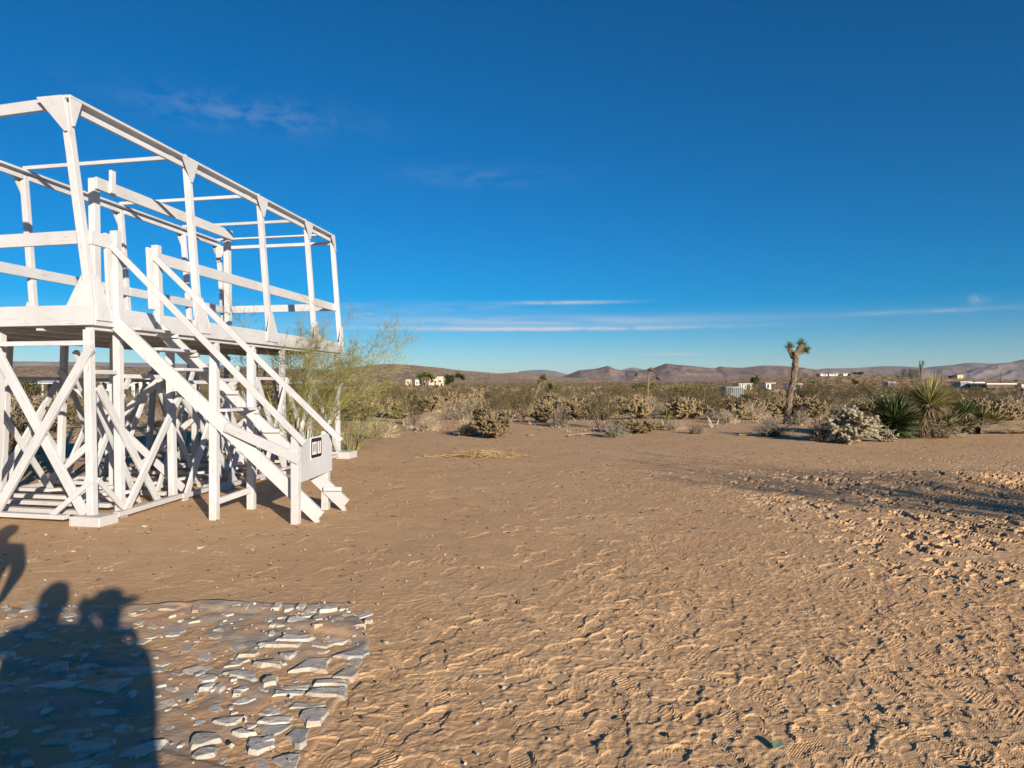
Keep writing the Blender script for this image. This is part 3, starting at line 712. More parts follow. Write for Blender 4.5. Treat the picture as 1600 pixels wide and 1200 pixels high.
    while k < 205:
        x = rr.uniform(-5.0, -.95); y = rr.uniform(1.8, 4.95); s = rr.choice([.022, .032, .042, .055, .07])
        if x < -.74 * y - .3: s = rr.choice([.05, .12, .17])
        if any(math.hypot(x - a, y - b) < r * .75 + s for a, b, r in occ): 
            if rr.random() < .995: continue
        an = rr.uniform(0, math.pi); el = rr.uniform(1.2, 2.0); pts = []
        nn = rr.randint(4, 6)
        for i in range(nn):
            t = (i + rr.uniform(-.25, .25)) / nn * 2 * math.pi; a_, b_ = s * el * math.cos(t), s * math.sin(t)
            pts.append((x + a_ * math.cos(an) - b_ * math.sin(an), y + a_ * math.sin(an) + b_ * math.cos(an)))
        stone(pts, rr.uniform(.018, .026) + .05 * min(s, .05), (rr.uniform(-.1, .1), rr.uniform(-.1, .1))); k += 1
    # chips of the same stone, too small to pick apart
    rng = np.random.default_rng(6); n = 700; x = rng.uniform(-5, -.92, n); y = rng.uniform(1.8, 4.95, n); z = np.array([mort(a, b) for a, b in zip(x, y)])
    sz = rng.gamma(2.2, .004, n) + .004; a = rng.uniform(0, 6.28, n); m = 5; V = np.zeros((n, 2 * m, 3)); 
    for j in range(m):
        t = a + 2 * math.pi * j / m + rng.uniform(-.3, .3, n); r_ = sz * rng.uniform(.7, 1.5, n)
        V[:, j] = np.stack([x + r_ * np.cos(t), y + r_ * np.sin(t), z - .01], 1); V[:, m + j] = np.stack([x + .8 * r_ * np.cos(t), y + .8 * r_ * np.sin(t), z + sz * .5], 1)
    tri = [(j, (j + 1) % m, m + (j + 1) % m) for j in range(m)] + [(j, m + (j + 1) % m, m + j) for j in range(m)] + [(m, m + 1, m + 2), (m, m + 2, m + 3), (m, m + 3, m + 4)]
    Fc = (np.arange(n) * 2 * m)[:, None, None] + np.array(tri)[None]; o = link('stone_chips', mesh_np('stone_chips', V.reshape(-1, 3), Fc.reshape(-1, 3)), M['stone'], pav); o['kind'] = 'stuff'
paving()

# ------------------------------------------------------------------ mesh builders for plants
def segs_mesh(P, Q, r0, r1, sides=3):
    """tapered tubes P[i]->Q[i]"""
    P = np.asarray(P, float); Q = np.asarray(Q, float); r0 = np.asarray(r0, float); r1 = np.asarray(r1, float)
    d = Q - P; d /= np.maximum(np.linalg.norm(d, axis=1, keepdims=True), 1e-9)
    ref = np.where(np.abs(d[:, 2:3]) < .9, np.array([[0, 0, 1.]]), np.array([[1., 0, 0]]))
    x = np.cross(ref, d); x /= np.linalg.norm(x, axis=1, keepdims=True); y = np.cross(d, x)
    n = len(P); V = np.zeros((n, 2 * sides, 3))
    for k in range(sides):
        a = 2 * math.pi * k / sides; off = x * math.cos(a) + y * math.sin(a)
        V[:, k] = P + off * r0[:, None]; V[:, sides + k] = Q + off * r1[:, None]
    base = (np.arange(n) * 2 * sides)[:, None]
    Fc = np.concatenate([base + np.array([[k, (k + 1) % sides, sides + (k + 1) % sides, sides + k]]) for k in range(sides)])
    return V.reshape(-1, 3), Fc
def blades(c, d, nrm, L, W, pivot=.0):
    """diamond leaves: quads (root, side, tip, side)"""
    c = np.asarray(c, float); d = np.asarray(d, float); d = d / np.linalg.norm(d, axis=1, keepdims=True)
    s = np.cross(d, nrm); s /= np.maximum(np.linalg.norm(s, axis=1, keepdims=True), 1e-9)
    L = np.asarray(L, float)[:, None]; W = np.asarray(W, float)[:, None]
    V = np.stack([c - d * L * pivot, c + d * L * (.4 - pivot) + s * W / 2, c + d * L * (1 - pivot), c + d * L * (.4 - pivot) - s * W / 2], 1)
    n = len(c); return V.reshape(-1, 3), np.arange(4 * n).reshape(n, 4)
def cat(parts):
    Vs, Fs, Ms, o = [], [], [], 0
    for V, Fc, mi in parts:
        Vs.append(V); Fs.append(Fc + o); Ms.append(np.full(len(Fc), mi)); o += len(V)
    return np.concatenate(Vs), np.concatenate(Fs), np.concatenate(Ms)
def unit(rng, n):
    v = rng.normal(size=(n, 3)); return v / np.linalg.norm(v, axis=1, keepdims=True)

M['creo_leaf'] = leafmat('creosote_leaf', (.085, .070, .026), (.215, .163, .068), 5, .2, .5)
M['creo_stem'] = simple('creosote_stem', (.15, .12, .09), (.27, .22, .17), 9)
M['bur'] = leafmat('bursage_twig', (.33, .265, .175), (.52, .43, .30), 5, .15)
M['burgrey'] = leafmat('bursage_grey', (.20, .185, .13), (.33, .31, .23), 5, .15)
M['cholla'] = leafmat('cholla_spines', (.29, .22, .12), (.49, .39, .24), 6, .12, .2)
M['cholla_pale'] = leafmat('cholla_pale_spines', (.29, .255, .165), (.44, .385, .275), 6, .12, .1)
M['cholla_joint'] = simple('cholla_joint', (.15, .11, .055), (.33, .25, .14), 7)
M['cholla_core'] = simple('cholla_core', (.05, .042, .022), (.14, .11, .06), 12)
M['bark'] = simple('joshua_bark', (.12, .09, .06), (.25, .19, .13), 14, bumpd=.02, stretch=(1, 1, 2.2))
M['jleaf'] = leafmat('joshua_leaf', (.085, .115, .03), (.20, .24, .075), 7, .2)
M['jleaf_y'] = leafmat('joshua_leaf_yellow', (.20, .22, .05), (.36, .36, .11), 7, .2)
M['yucca'] = leafmat('yucca_leaf', (.045, .075, .022), (.12, .16, .05), 5, .12)
M['yucca_y'] = leafmat('yucca_leaf_yellow', (.15, .15, .045), (.32, .28, .10), 5, .15)
M['dead'] = leafmat('dead_leaf', (.20, .14, .085), (.40, .30, .19), 6, .15)
M['pv_stem'] = simple('palo_verde_bark', (.13, .16, .035), (.25, .26, .07), 6)
M['pv_twig'] = leafmat('palo_verde_twig', (.14, .135, .042), (.26, .235, .085), 4, .15)
M['straw'] = leafmat('dry_straw', (.36, .25, .115), (.56, .42, .22), 7, .15)
M['tree_dark'] = leafmat('dark_tree_leaf', (.03, .04, .015), (.075, .085, .03), 3, .2)
M['ocotillo'] = leafmat('grey_green_leaf', (.10, .115, .065), (.18, .19, .11), 5, .15)

def creosote(seed, H=1.4, W=1.5, nst=30, nleaf=3600, lsz=.05):
    rng = np.random.default_rng(seed); P, Q, a, b = [], [], [], []; tips = []
    for i in range(nst):
        az = rng.uniform(0, 2 * math.pi); lean = abs(rng.normal(.42, .24)); L = H * rng.uniform(.65, 1.12)
        d = np.array([math.cos(az) * math.sin(lean), math.sin(az) * math.sin(lean), math.cos(lean)]); p = np.array([math.cos(az) * .08, math.sin(az) * .08, -.04])
        r = .012; prev = p; n = 5
        for k in range(n):
            d = d + rng.normal(0, .13, 3) + np.array([d[0], d[1], 0]) * .05; d /= np.linalg.norm(d)
            q = prev + d * L / n; r2 = r * .72; P.append(prev); Q.append(q); a.append(r); b.append(r2)
            if k >= 1:
                for _ in range(3 if k > 1 else 1):
                    e = d + rng.normal(0, .55, 3); e[2] = abs(e[2]) * .8 + .1; e /= np.linalg.norm(e); l2 = L * rng.uniform(.14, .30)
                    P.append(q); Q.append(q + e * l2); a.append(r2 * .6); b.append(.002)
                    tips.append((q, q + e * l2))
            prev = q; r = r2
        tips.append((prev - d * L * .2, prev + d * L * .08))
    t = rng.integers(0, len(tips), nleaf); A = np.array([x[0] for x in tips])[t]; Bq = np.array([x[1] for x in tips])[t]
    f = rng.uniform(.25, 1.1, (nleaf, 1)); c = A + (Bq - A) * f + rng.normal(0, .032, (nleaf, 3))
    c[:, 2] = np.maximum(c[:, 2], .05)
    d = unit(rng, nleaf) + (Bq - A) * 2; 
    sx = W / max(np.percentile(np.abs(c[:, 0]), 97) * 2, .1)
    LV = blades(c, d, unit(rng, nleaf), rng.uniform(.6, 1.5, nleaf) * lsz, rng.uniform(.35, .7, nleaf) * lsz, .5)
    SV = segs_mesh(P, Q, a, b, 3)
    S = np.array([sx, sx, 1.0]); return (SV[0] * S, SV[1]), (LV[0] * S, LV[1])
def bursage(seed, H=.5, W=.8, n=1500, lsz=.05):
    rng = np.random.default_rng(seed)
    # twigs from the root out to a lumpy dome, with short side bristles
    m = 240; az = rng.uniform(0, 2 * math.pi, m); el = np.arcsin(rng.uniform(.05, 1, m)); lump = 1 + .28 * np.sin(az * 3 + seed) * np.cos(el) + rng.normal(0, .12, m)
    tip = np.stack([np.cos(az) * np.cos(el) * W / 2 * lump, np.sin(az) * np.cos(el) * W / 2 * lump, np.sin(el) * H * lump + .02], 1)
    root = rng.normal(0, .05, (m, 3)); root[:, 2] = -.02
    mid = tip * .55 + rng.normal(0, .03, (m, 3)); mid[:, 2] = np.abs(mid[:, 2]) * .9
    SV = segs_mesh(np.concatenate([root, mid]), np.concatenate([mid, tip]), np.concatenate([np.full(m, .006), np.full(m, .004)]), np.concatenate([np.full(m, .004), np.full(m, .0015)]))
    t = rng.integers(0, m, n); f = rng.uniform(.5, 1.05, (n, 1)); c = mid[t] * (1 - (f - .5) * 2) + tip[t] * (f - .5) * 2 + rng.normal(0, .02, (n, 3)); c[:, 2] = np.maximum(c[:, 2], .01)
    d = unit(rng, n) + tip[t] * 1.5; LV = blades(c, d, unit(rng, n), rng.uniform(.6, 1.7, n) * lsz, rng.uniform(.12, .35, n) * lsz, .4)
    return SV, LV
def ball_joint(rng, c, d, L, R, nseg=5, nr=4):
    """low spindle of one cactus joint"""
    d = d / np.linalg.norm(d); ref = np.array([0, 0, 1.]) if abs(d[2]) < .9 else np.array([1., 0, 0]); x = np.cross(ref, d); x /= np.linalg.norm(x); y = np.cross(d, x)
    V = []; 
    for j in range(nr + 1):
        t = j / nr; rr = R * math.sin(math.pi * (.08 + .84 * t)) ** .6
        for k in range(nseg):
            a = 2 * math.pi * (k + .5 * (j % 2)) / nseg; V.append(c + d * (t - .1) * L + (x * math.cos(a) + y * math.sin(a)) * rr)
    V = np.array(V); Fc = []
    for j in range(nr):
        for k in range(nseg): Fc.append((j * nseg + k, j * nseg + (k + 1) % nseg, (j + 1) * nseg + (k + 1) % nseg, (j + 1) * nseg + k))
    Fc.append((nr * nseg, nr * nseg + 1, nr * nseg + 2, nr * nseg + 3))
    return V, np.array(Fc)
def cholla(seed, H=1.1, W=1.1, nj=330, R=.046, spl=.035, nsp=16):
    rng = np.random.default_rng(seed); core, joints = [], []; P, Q, a, b = [], [], [], []
    V_, F_, o = [], [], 0; cen = []; dirs = []
    arms = []
    for i in range(11):
        az = i / 11 * 2 * math.pi + rng.uniform(-.4, .4); p = np.array([0, 0, -.05]); t_ = rng.uniform(.15, 1.0); d = np.array([math.cos(az) * t_, math.sin(az) * t_, .75])
        for k in range(5):
            d = d + rng.normal(0, .2, 3) + np.array([0, 0, .05]); d /= np.linalg.norm(d); q = p + d * np.array([W * .15, W * .15, H * .165]) * rng.uniform(.7, 1.15)
            P.append(p); Q.append(q); a.append(.045 - .005 * k); b.append(.04 - .005 * k); p = q
            if k >= 1: arms.append((q, d))
    for i in range(nj):
        p, d = arms[rng.integers(len(arms))]; e = d + rng.normal(0, .75, 3); e[2] = abs(e[2]) * .7 + .05; e /= np.linalg.norm(e)
        n = rng.integers(1, 4); c = p.copy()
        for k in range(n):
            L = rng.uniform(.09, .15); Vj, Fj = ball_joint(rng, c, e, L, R * rng.uniform(.75, 1.1)); V_.append(Vj); F_.append(Fj + o); o += len(Vj)
            cen.append(c + e * L * .4); dirs.append(e); c = c + e * L * .85; e = e + rng.normal(0, .5, 3); e[2] += .1; e /= np.linalg.norm(e)
    cen = np.array(cen); m = len(cen); cc = np.repeat(cen, nsp, 0); u = unit(rng, m * nsp); dd = np.repeat(np.array(dirs), nsp, 0)
    pos = cc + u * R * .85 + dd * rng.uniform(-.05, .06, (m * nsp, 1))
    SP = blades(pos, u, unit(rng, m * nsp), rng.uniform(.6, 1.3, m * nsp) * spl, np.full(m * nsp, .011), .1)
    return segs_mesh(P, Q, a, b, 5), (np.concatenate(V_), np.concatenate(F_)), SP
def rosette(rng, c, axis, n, L, W, spread=1.5, droop=0.0, curve=.15, up=.1):
    """stiff pointed leaves: two-quad folded blades"""
    axis = axis / np.linalg.norm(axis); ref = np.array([0, 0, 1.]) if abs(axis[2]) < .8 else np.array([1., 0, 0]); x = np.cross(ref, axis); x /= np.linalg.norm(x); y = np.cross(axis, x)
    th = spread * np.sqrt(rng.uniform(.0, 1, n)); ph = rng.uniform(0, 2 * math.pi, n)
    d = axis * np.cos(th)[:, None] + (x * np.cos(ph)[:, None] + y * np.sin(ph)[:, None]) * np.sin(th)[:, None]
    L_ = L * rng.uniform(.75, 1.1, n)[:, None]; root = c + d * .03 - axis * (th / spread * .08)[:, None]
    s = np.cross(d, axis + 1e-3); s /= np.linalg.norm(s, axis=1, keepdims=True); up_ = np.cross(s, d)
    mid = root + d * L_ * .45; tip = root + d * L_ + np.array([0, 0, -1.]) * (droop * L_) * (th / spread)[:, None]
    w_ = W * rng.uniform(.8, 1.1, n)[:, None]
    V = np.stack([root - s * w_ * .35, root + s * w_ * .35, mid + s * w_ * .5 + up_ * w_ * .15, mid - up_ * w_ * .12, mid - s * w_ * .5 + up_ * w_ * .15, tip], 1)
    b = (np.arange(n) * 6)[:, None]
    Fc = np.concatenate([b + np.array([[0, 1, 2, 3]]), b + np.array([[0, 3, 4, 4]])]) if False else None
    tri = np.concatenate([b + np.array([t]) for t in ((0, 1, 3), (1, 2, 3), (0, 3, 4), (3, 2, 5), (4, 3, 5))])
    return V.reshape(-1, 3), tri
def tri4(F3): return F3
def lathe_path(pts, rad, sides=10, rough=.12, seed=0, sub=4):
    """bumpy trunk along a polyline"""
    rng = np.random.default_rng(seed); pts = np.array(pts, float); rad = np.array(rad, float)
    t = np.linspace(0, len(pts) - 1, (len(pts) - 1) * sub + 1); P = np.stack([np.interp(t, range(len(pts)), pts[:, k]) for k in range(3)], 1); Rr = np.interp(t, range(len(pts)), rad)
    V = []; n = len(P)
    for i in range(n):
        d = P[min(i + 1, n - 1)] - P[max(i - 1, 0)]; d /= np.linalg.norm(d); ref = np.array([1., 0, 0]); x = np.cross(d, ref); x /= np.linalg.norm(x); y = np.cross(d, x)
        for k in range(sides):
            a = 2 * math.pi * k / sides; r = Rr[i] * (1 + rng.uniform(-rough, rough)); V.append(P[i] + (x * math.cos(a) + y * math.sin(a)) * r)
    Fc = [(i * sides + k, i * sides + (k + 1) % sides, (i + 1) * sides + (k + 1) % sides, (i + 1) * sides + k) for i in range(n - 1) for k in range(sides)]
    V.append(P[-1] + (P[-1] - P[-2]) * .3); e = len(V) - 1
    Fc += [((n - 1) * sides + k, (n - 1) * sides + (k + 1) % sides, e, e) for k in range(sides)]
    V = np.array(V); Fc = np.array(Fc); Fc2 = Fc.copy()
    quads = Fc[Fc[:, 2] != Fc[:, 3]]; tris = Fc[Fc[:, 2] == Fc[:, 3]][:, :3]
    return V, np.concatenate([quads[:, [0, 1, 2]], quads[:, [0, 2, 3]], tris])

# prototypes: mesh data shared by all copies
def two_part(fn, key, stem_m, leaf_m, count, **kw):
    res = []
    for i in range(count):
        S, L = fn(100 + i * 7 + len(key), **kw)
        ms = mesh_np(key + '_stems', S[0], S[1]); ml = mesh_np(key + '_foliage', L[0], L[1])
        ms.materials.append(M[stem_m]); ml.materials.append(M[leaf_m])
        V, Fc, mi = cat([(S[0], S[1], 0), (L[0], L[1], 1)]); mj = mesh_np(key + '_whole', V, Fc, mi); mj.materials.append(M[stem_m]); mj.materials.append(M[leaf_m])
        res.append((ms, ml, mj))
    return res
PRO = {'creosote': two_part(creosote, 'creosote', 'creo_stem', 'creo_leaf', 4),
       'bursage': two_part(bursage, 'bursage', 'bur', 'bur', 4),
       'greybush': two_part(bursage, 'greybush', 'creo_stem', 'burgrey', 3, n=1700),
       }
def cholla_proto(seed, pale=False):
    T, J, SP = cholla(seed)
    mt = mesh_np('cholla_trunk', T[0], T[1]); mt.materials.append(M['cholla_core'])
    mj = mesh_np('cholla_joints', J[0], J[1], smooth=True); mj.materials.append(M['cholla_pale' if pale else 'cholla_joint'])
    ms = mesh_np('cholla_spines', SP[0], SP[1]); ms.materials.append(M['cholla_pale' if pale else 'cholla'])
    return mt, mj, ms
CH = [cholla_proto(301), cholla_proto(302), cholla_proto(303)]; CHP = [cholla_proto(311, True)]

def put(kind, x, y, H, W, rz=0, label=None, cat_=None, group=None, var=0, whole=False, name=None):
    pr = PRO[kind][var % len(PRO[kind])]; baseH = {'creosote': 1.4, 'bursage': .5, 'greybush': .5}[kind]; baseW = {'creosote': 1.5, 'bursage': .8, 'greybush': .8}[kind]
    nm = name or {'creosote': 'creosote_bush', 'bursage': 'dry_bush', 'greybush': 'grey_bush'}[kind]
    z = h_at(x, y) - .02
    sc = (W / baseW, W / baseW, H / baseH)
    if whole:
        o = link(nm, pr[2], None); o.location = (x, y, z)
    else:
        o = empty(nm, (x, y, z)); link('stems', pr[0], None, o); link('foliage', pr[1], None, o)
    o.rotation_euler = (0, 0, rz); o.scale = sc
    tag(o, label, cat_ or 'bush', group); return o
def put_cholla(x, y, H, W, rz, label, var=0, pale=False, group=None):
    pr = (CHP if pale else CH)[var % (1 if pale else 3)]; o = empty('cholla_cactus', (x, y, h_at(x, y) - .02), rz)
    link('trunk', pr[0], None, o); link('joints', pr[1], None, o); link('spines', pr[2], None, o)
    o.scale = (W / 1.15, W / 1.15, H / 1.15); tag(o, label, 'cactus', group); return o
def pos(px, py): p = gp(px, py); return p.x, p.y
def hpx(px, yb): return 1728.0 / (yb - 600) / F * px      # pixel size -> metres at the base row

# ------------------------------------------------------------------ named plants along the clearing's far edge
def pc(kind, px, yb, wpx, hp, label, var=0, rz=0, **kw):
    x, y = pos(px, yb); return put(kind, x, y, hpx(hp, yb), hpx(wpx, yb), rz, label, var=var, **kw)
pc('creosote', 645, 664, 52, 56, 'upright olive creosote bush with bare grey stems below, near the round dark tree', 0, .4)
pc('creosote', 815, 659, 66, 62, 'olive creosote bush directly behind the yellowish cholla', 1, 1.2)
pc('creosote', 938, 669, 84, 66, 'wide creosote bush fanning grey stems from one point at the clearing edge', 2, 2.0)
pc('creosote', 1106, 649, 62, 46, 'olive creosote bush between two chollas near the grey shed', 3, .9)
pc('creosote', 1270, 640, 80, 50, 'dense olive creosote bush just behind the Joshua tree trunk', 4, 2.9)
pc('creosote', 1375, 640, 90, 55, 'broad olive creosote bush behind the pale cholla', 1, 3.9)
pc('bursage', 590, 684, 62, 30, 'pale straw coloured dry bush beside the palo verde', 0)
pc('bursage', 668, 673, 36, 22, 'small pale dry bush at the foot of the upright creosote', 1)
pc('bursage', 735, 680, 56, 26, 'straggly dry bush leaning against the yellowish cholla', 2)
pc('bursage', 740, 648, 30, 17, 'rounded straw bush in the gap behind the yellowish cholla', 3)
pc('greybush', 877, 667, 30, 33, 'narrow grey twiggy bush between cholla and wide creosote', 0)
pc('greybush', 960, 683, 42, 26, 'low grey twiggy bush in front of the low cholla', 1)
pc('bursage', 1050, 672, 40, 16, 'low pale bush in front of the small green yucca', 1)
pc('greybush', 1208, 682, 52, 30, 'silvery grey bush at the foot of the Joshua tree', 2)
pc('bursage', 1136, 661, 32, 22, 'rounded straw bush beside the creosote near the grey shed', 2)
pc('bursage', 1178, 656, 40, 26, 'feathery straw bush under the cholla cluster', 3)
pc('bursage', 1250, 663, 34, 26, 'yellowish grassy tuft hugging the Joshua tree trunk', 0)
pc('bursage', 1300, 650, 60, 20, 'mat of straw bushes behind the pale cholla', 1)
pc('greybush', 1283, 689, 44, 32, 'shaded dark grey bush against the pale cholla', 1)
pc('bursage', 1465, 684, 66, 30, 'tangled heap of dry grey stems below the tall yucca', 2)
pc('bursage', 1592, 655, 60, 34, 'large pale straw bush beyond the fallen trunk', 3)
pc('bursage', 1240, 640, 40, 16, 'small straw bush beside the trunk of the Joshua tree', 2)
put('creosote', -9.15, 12.7, 1.5, 1.8, .5, 'dark creosote bush under the near end of the white platform', var=2)
put('creosote', -11.6, 15.8, 1.35, 1.9, 1.5, 'creosote bush growing beside the shadow of the platform deck', var=3)
pc('greybush', 1090, 678, 26, 16, 'tiny grey bush in front of the two chollas', 0)
def cc(px, yb, wpx, hp, label, var=0, pale=False, rz=0): 
    x, y = pos(px, yb); put_cholla(x, y, hpx(hp, yb), hpx(wpx, yb), rz, label, var, pale)
cc(776, 684, 56, 52, 'yellowish cholla cactus with dense joints at the clearing edge', 0)
cc(850, 660, 40, 32, 'cholla with a pale crown and dark shaded heart near the leaning Joshua tree', 1, rz=1)
cc(1001, 655, 44, 44, 'upright cream cholla beside the wide creosote', 2, rz=2)
cc(990, 677, 66, 28, 'low spreading cholla in front of the upright cream cholla', 0, rz=3)
cc(1079, 655, 44, 40, 'rounded cream cholla right of the small green yucca', 1, rz=4)
cc(1062, 645, 30, 30, 'slim cholla half hidden behind the rounded cream cholla', 2, rz=1)
cc(1150, 657, 40, 34, 'golden cholla at the near end of the cluster by the grey shed', 2, rz=5)
cc(1186, 651, 46, 34, 'golden cholla in the middle of the cluster by the Joshua tree', 0, rz=.7)
cc(1212, 642, 36, 30, 'golden cholla nearest the Joshua tree trunk', 1, rz=2.4)
cc(1337, 691, 84, 66, 'big pale silvery cholla standing next to the dark green yucca', 0, True, rz=.3)
cc(1378, 690, 34, 26, 'stubby pale cholla pup beside the big silvery cholla', 0, True, rz=2.3)
cc(1296, 640, 28, 24, 'dark hearted small cholla behind the straw bush mat', 1, rz=.5)

# ------------------------------------------------------------------ Joshua trees
def joshua(px, yb, path_px, rad_px, tufts, label, leaf='jleaf', n=150, Lf=.26, dead=True, W=.022, skirt=.12):
    x, y = pos(px, yb); s = y / F; root = empty('joshua_tree', (x, y, h_at(x, y) - .03)); tag(root, label, 'tree')
    def loc(q, dy=0): return np.array([(q[0] - px) * s, dy, (yb - q[1]) * s])
    V, Fc = None, None; parts = []
    for j, pth in enumerate(path_px):
        pts = [loc(q, (k * .03 if j % 2 else -k * .02)) for k, q in enumerate(pth)]; parts.append((*lathe_path(pts, [r * s for r in rad_px[j]], 12, .2, j + int(px), 7), 0))
    V, Fc, mi = cat(parts); link('trunk', mesh_np('trunk', V, Fc), M['bark'], root)
    rng = np.random.default_rng(int(px)); L, D = [], []
    for (tx, ty, ax, k) in tufts:
        c = loc((tx, ty), rng.uniform(-.05, .05)); axis = np.array([ax[0], ax[1], ax[2]], float)
        L.append((*rosette(rng, c, axis, int(n * k), Lf * k, W, 1.45), 0))
        if dead: D.append((*rosette(rng, c - axis * .16 * k, -axis * .8, int(n * .5), Lf * .7, W, 1.3), 0)); D.append((*rosette(rng, c - axis * .3 * k, -axis * .8, int(n * .4), Lf * .6, W, 1.1), 0))
    V, Fc, mi = cat(L); link('crown', mesh_np('crown', V, Fc), M[leaf], root)
    if D: V, Fc, mi = cat(D); link('dead_leaves', mesh_np('dead_leaves', V, Fc), M['dead'], root)
    return root
joshua(1229, 662, [[(1229, 664), (1231, 640), (1234, 615), (1240, 588), (1242, 560), (1241, 548)], [(1241, 558), (1237, 549), (1234, 543)], [(1242, 556), (1248, 545), (1252, 537)], [(1246, 549), (1252, 546), (1258, 546)]],
       [[5.9, 4.6, 4.3, 4.7, 4.6, 4.0], [4.2, 3.8, 3.4], [4.6, 4.4, 3.6], [3.5, 3.2, 3.0]],
       [(1233.5, 540, (-.25, -.1, 1), 1), (1252.5, 535, (.15, .1, 1), 1), (1259, 545, (.8, -.2, .35), 1)], 'tall Joshua tree with a thick leaning trunk and three leaf tufts', n=130, Lf=.27)
joshua(828, 640, [[(826, 642), (831, 628), (837, 612), (844, 596), (847, 590)], [(840, 606), (850, 603), (858, 602)]], [[3.4, 2.8, 2.6, 2.6, 2.2], [2.0, 1.8, 1.6]],
       [(849, 588, (.3, 0, 1), 1.1), (846, 594, (-.2, .2, .8), 1.1), (860, 601, (.7, -.2, .4), 1.1), (856, 605, (.4, .3, .2), .9)], 'small Joshua tree leaning beside a cholla, with yellow green tufts', 'jleaf_y', 150, .30, True, .05)
joshua(1012, 632, [[(1012, 634), (1012, 610), (1013, 590), (1014, 582)], [(1012, 600), (1020, 596), (1027, 592)], [(1013, 611), (1020, 608), (1025, 606)]], [[1.6, 1.4, 1.3, 1.2], [1.0, .9, .8], [.8, .7, .5]],
       [(1017, 579, (.2, 0, 1), 1.0), (1028, 591, (.5, 0, .8), .8)], 'thin bare Joshua tree with brown dead heads above the upright cholla', 'dead', 120, .34, False, .07)
joshua(717, 613, [[(717, 615), (717, 600), (718, 590)]], [[1.5, 1.3, 1.2]], [(716, 588, (-.4, 0, 1), 1.3), (721, 590, (.6, 0, .8), 1.2)], 'dark single stemmed Joshua tree beside the round dark tree', 'tree_dark', 120, .8, True, .12)
joshua(662, 614, [[(661, 616), (661, 604), (660, 592)], [(664, 615), (664, 604), (666, 593)]], [[1.0, .9, .9], [.9, .9, .8]], [(658, 588, (-.4, 0, .9), 1.3), (672, 590, (.8, 0, .4), 1.3), (665, 587, (.1, 0, 1), 1.3)], 'twin stemmed Joshua tree with drooping head in front of the white houses', 'jleaf', 120, .9, True, .14)
joshua(1588, 607, [[(1096, 607)] and [(1588, 608), (1588, 600), (1589, 596)]], [[.8, .7, .6]], [(1588, 594, (0, 0, 1), 1.0)], 'tiny far Joshua tree beyond the long low roof', 'jleaf', 70, .8, False, .2)

# ------------------------------------------------------------------ yuccas
def yucca(px, yb, heads, label, trunk=None, leaf='yucca', deadskirt=True, L=.75, n=90, W=.045):
    x, y = pos(px, yb); s = y / F; root = empty('yucca_plant', (x, y, h_at(x, y) - .03)); tag(root, label, 'yucca')
    rng = np.random.default_rng(int(px * 3 + yb)); Lv, Dv, Tv = [], [], []
    for (hx, hy, k, ax) in heads:
        c = np.array([(hx - px) * s, rng.uniform(-.1, .1), (yb - hy) * s])
        Lv.append((*rosette(rng, c, np.array(ax, float), int(n * k), L * k, W, 1.55, .05), 0))
        if deadskirt:
            Dv.append((*rosette(rng, c - np.array([0, 0, .05]), np.array([0, 0, -1.]), int(n * .6 * k), L * .62 * k, W * .8, 1.25), 0))
            zz = c[2] - .25
            while zz > .25: Dv.append((*rosette(rng, np.array([c[0] * (zz / c[2]), c[1], zz]), np.array([0, 0, -1.]), int(40 * k), L * .45 * k, W * .7, .75), 0)); zz -= .22
        Tv.append((*lathe_path([(c[0] * .3, 0, -.05), (c[0] * .7, c[1] * .5, c[2] * .5), tuple(c)], [.09, .08, .07], 8, .15, int(hx)), 0))
    V, Fc, mi = cat(Tv); link('trunk', mesh_np('trunk', V, Fc), M['bark'], root)
    V, Fc, mi = cat(Lv); link('leaf_rosette', mesh_np('leaf_rosette', V, Fc), M[leaf], root)
    if Dv: V, Fc, mi = cat(Dv); link('dead_leaves', mesh_np('dead_leaves', V, Fc), M['dead'], root)
    return root
yucca(1397, 684, [(1397, 655, 1.15, (-.05, -.1, 1)), (1399, 668, .8, (.1, -.5, .5))], 'dark green yucca with long stiff leaves next to the pale cholla', L=.95, n=210, W=.062, deadskirt=False)
yucca(1434, 684, [(1450, 627, 1.0, (.1, -.1, 1))], 'tall yucca with yellowing rosette over a skirt of brown dead leaves', leaf='yucca_y', L=.98, n=210)
yucca(1462, 683, [(1460, 658, 1.15, (.1, -.15, 1)), (1476, 664, .95, (.5, -.3, .8))], 'yucca of yellow green leaves at the foot of the tall yucca', leaf='yucca_y', L=.70, n=90)
yucca(1507, 678, [(1508, 643, .9, (0, -.1, 1)), (1508, 664, .8, (.05, -.4, .8))], 'two headed green yucca right of the tall yucca', L=.72, n=80)
yucca(1534, 675, [(1537, 652, .9, (0, -.1, 1))], 'yucca growing from the near end of the fallen trunk', leaf='yucca_y', L=.72, n=80)
yucca(1556, 675, [(1556, 658, .85, (.2, -.2, 1))], 'yucca leaning over the middle of the fallen trunk', leaf='yucca_y', L=.70, n=80)
yucca(1043, 663, [(1043, 656, .62, (0, 0, 1))], 'small bright green yucca between two chollas', leaf='jleaf_y', L=.8, n=60, deadskirt=False)
def fallen_trunk():
    a = gp(1528, 679); b = gp(1612, 678); root = link('fallen_trunk', None, None) if False else None
    pts = [(0, 0, .14), ((b.x - a.x) * .35, .1, .20), ((b.x - a.x) * .7, .15, .16), (b.x - a.x, .1, .12)]
    V, Fc = lathe_path(pts, [.12, .15, .14, .10], 10, .18, 4); o = link('fallen_trunk', mesh_np('fallen_trunk', V, Fc), M['bark']); o.location = (a.x, a.y, h_at(a.x, a.y)); tag(o, 'dark fallen yucca trunk lying on the sand', 'log')
fallen_trunk()

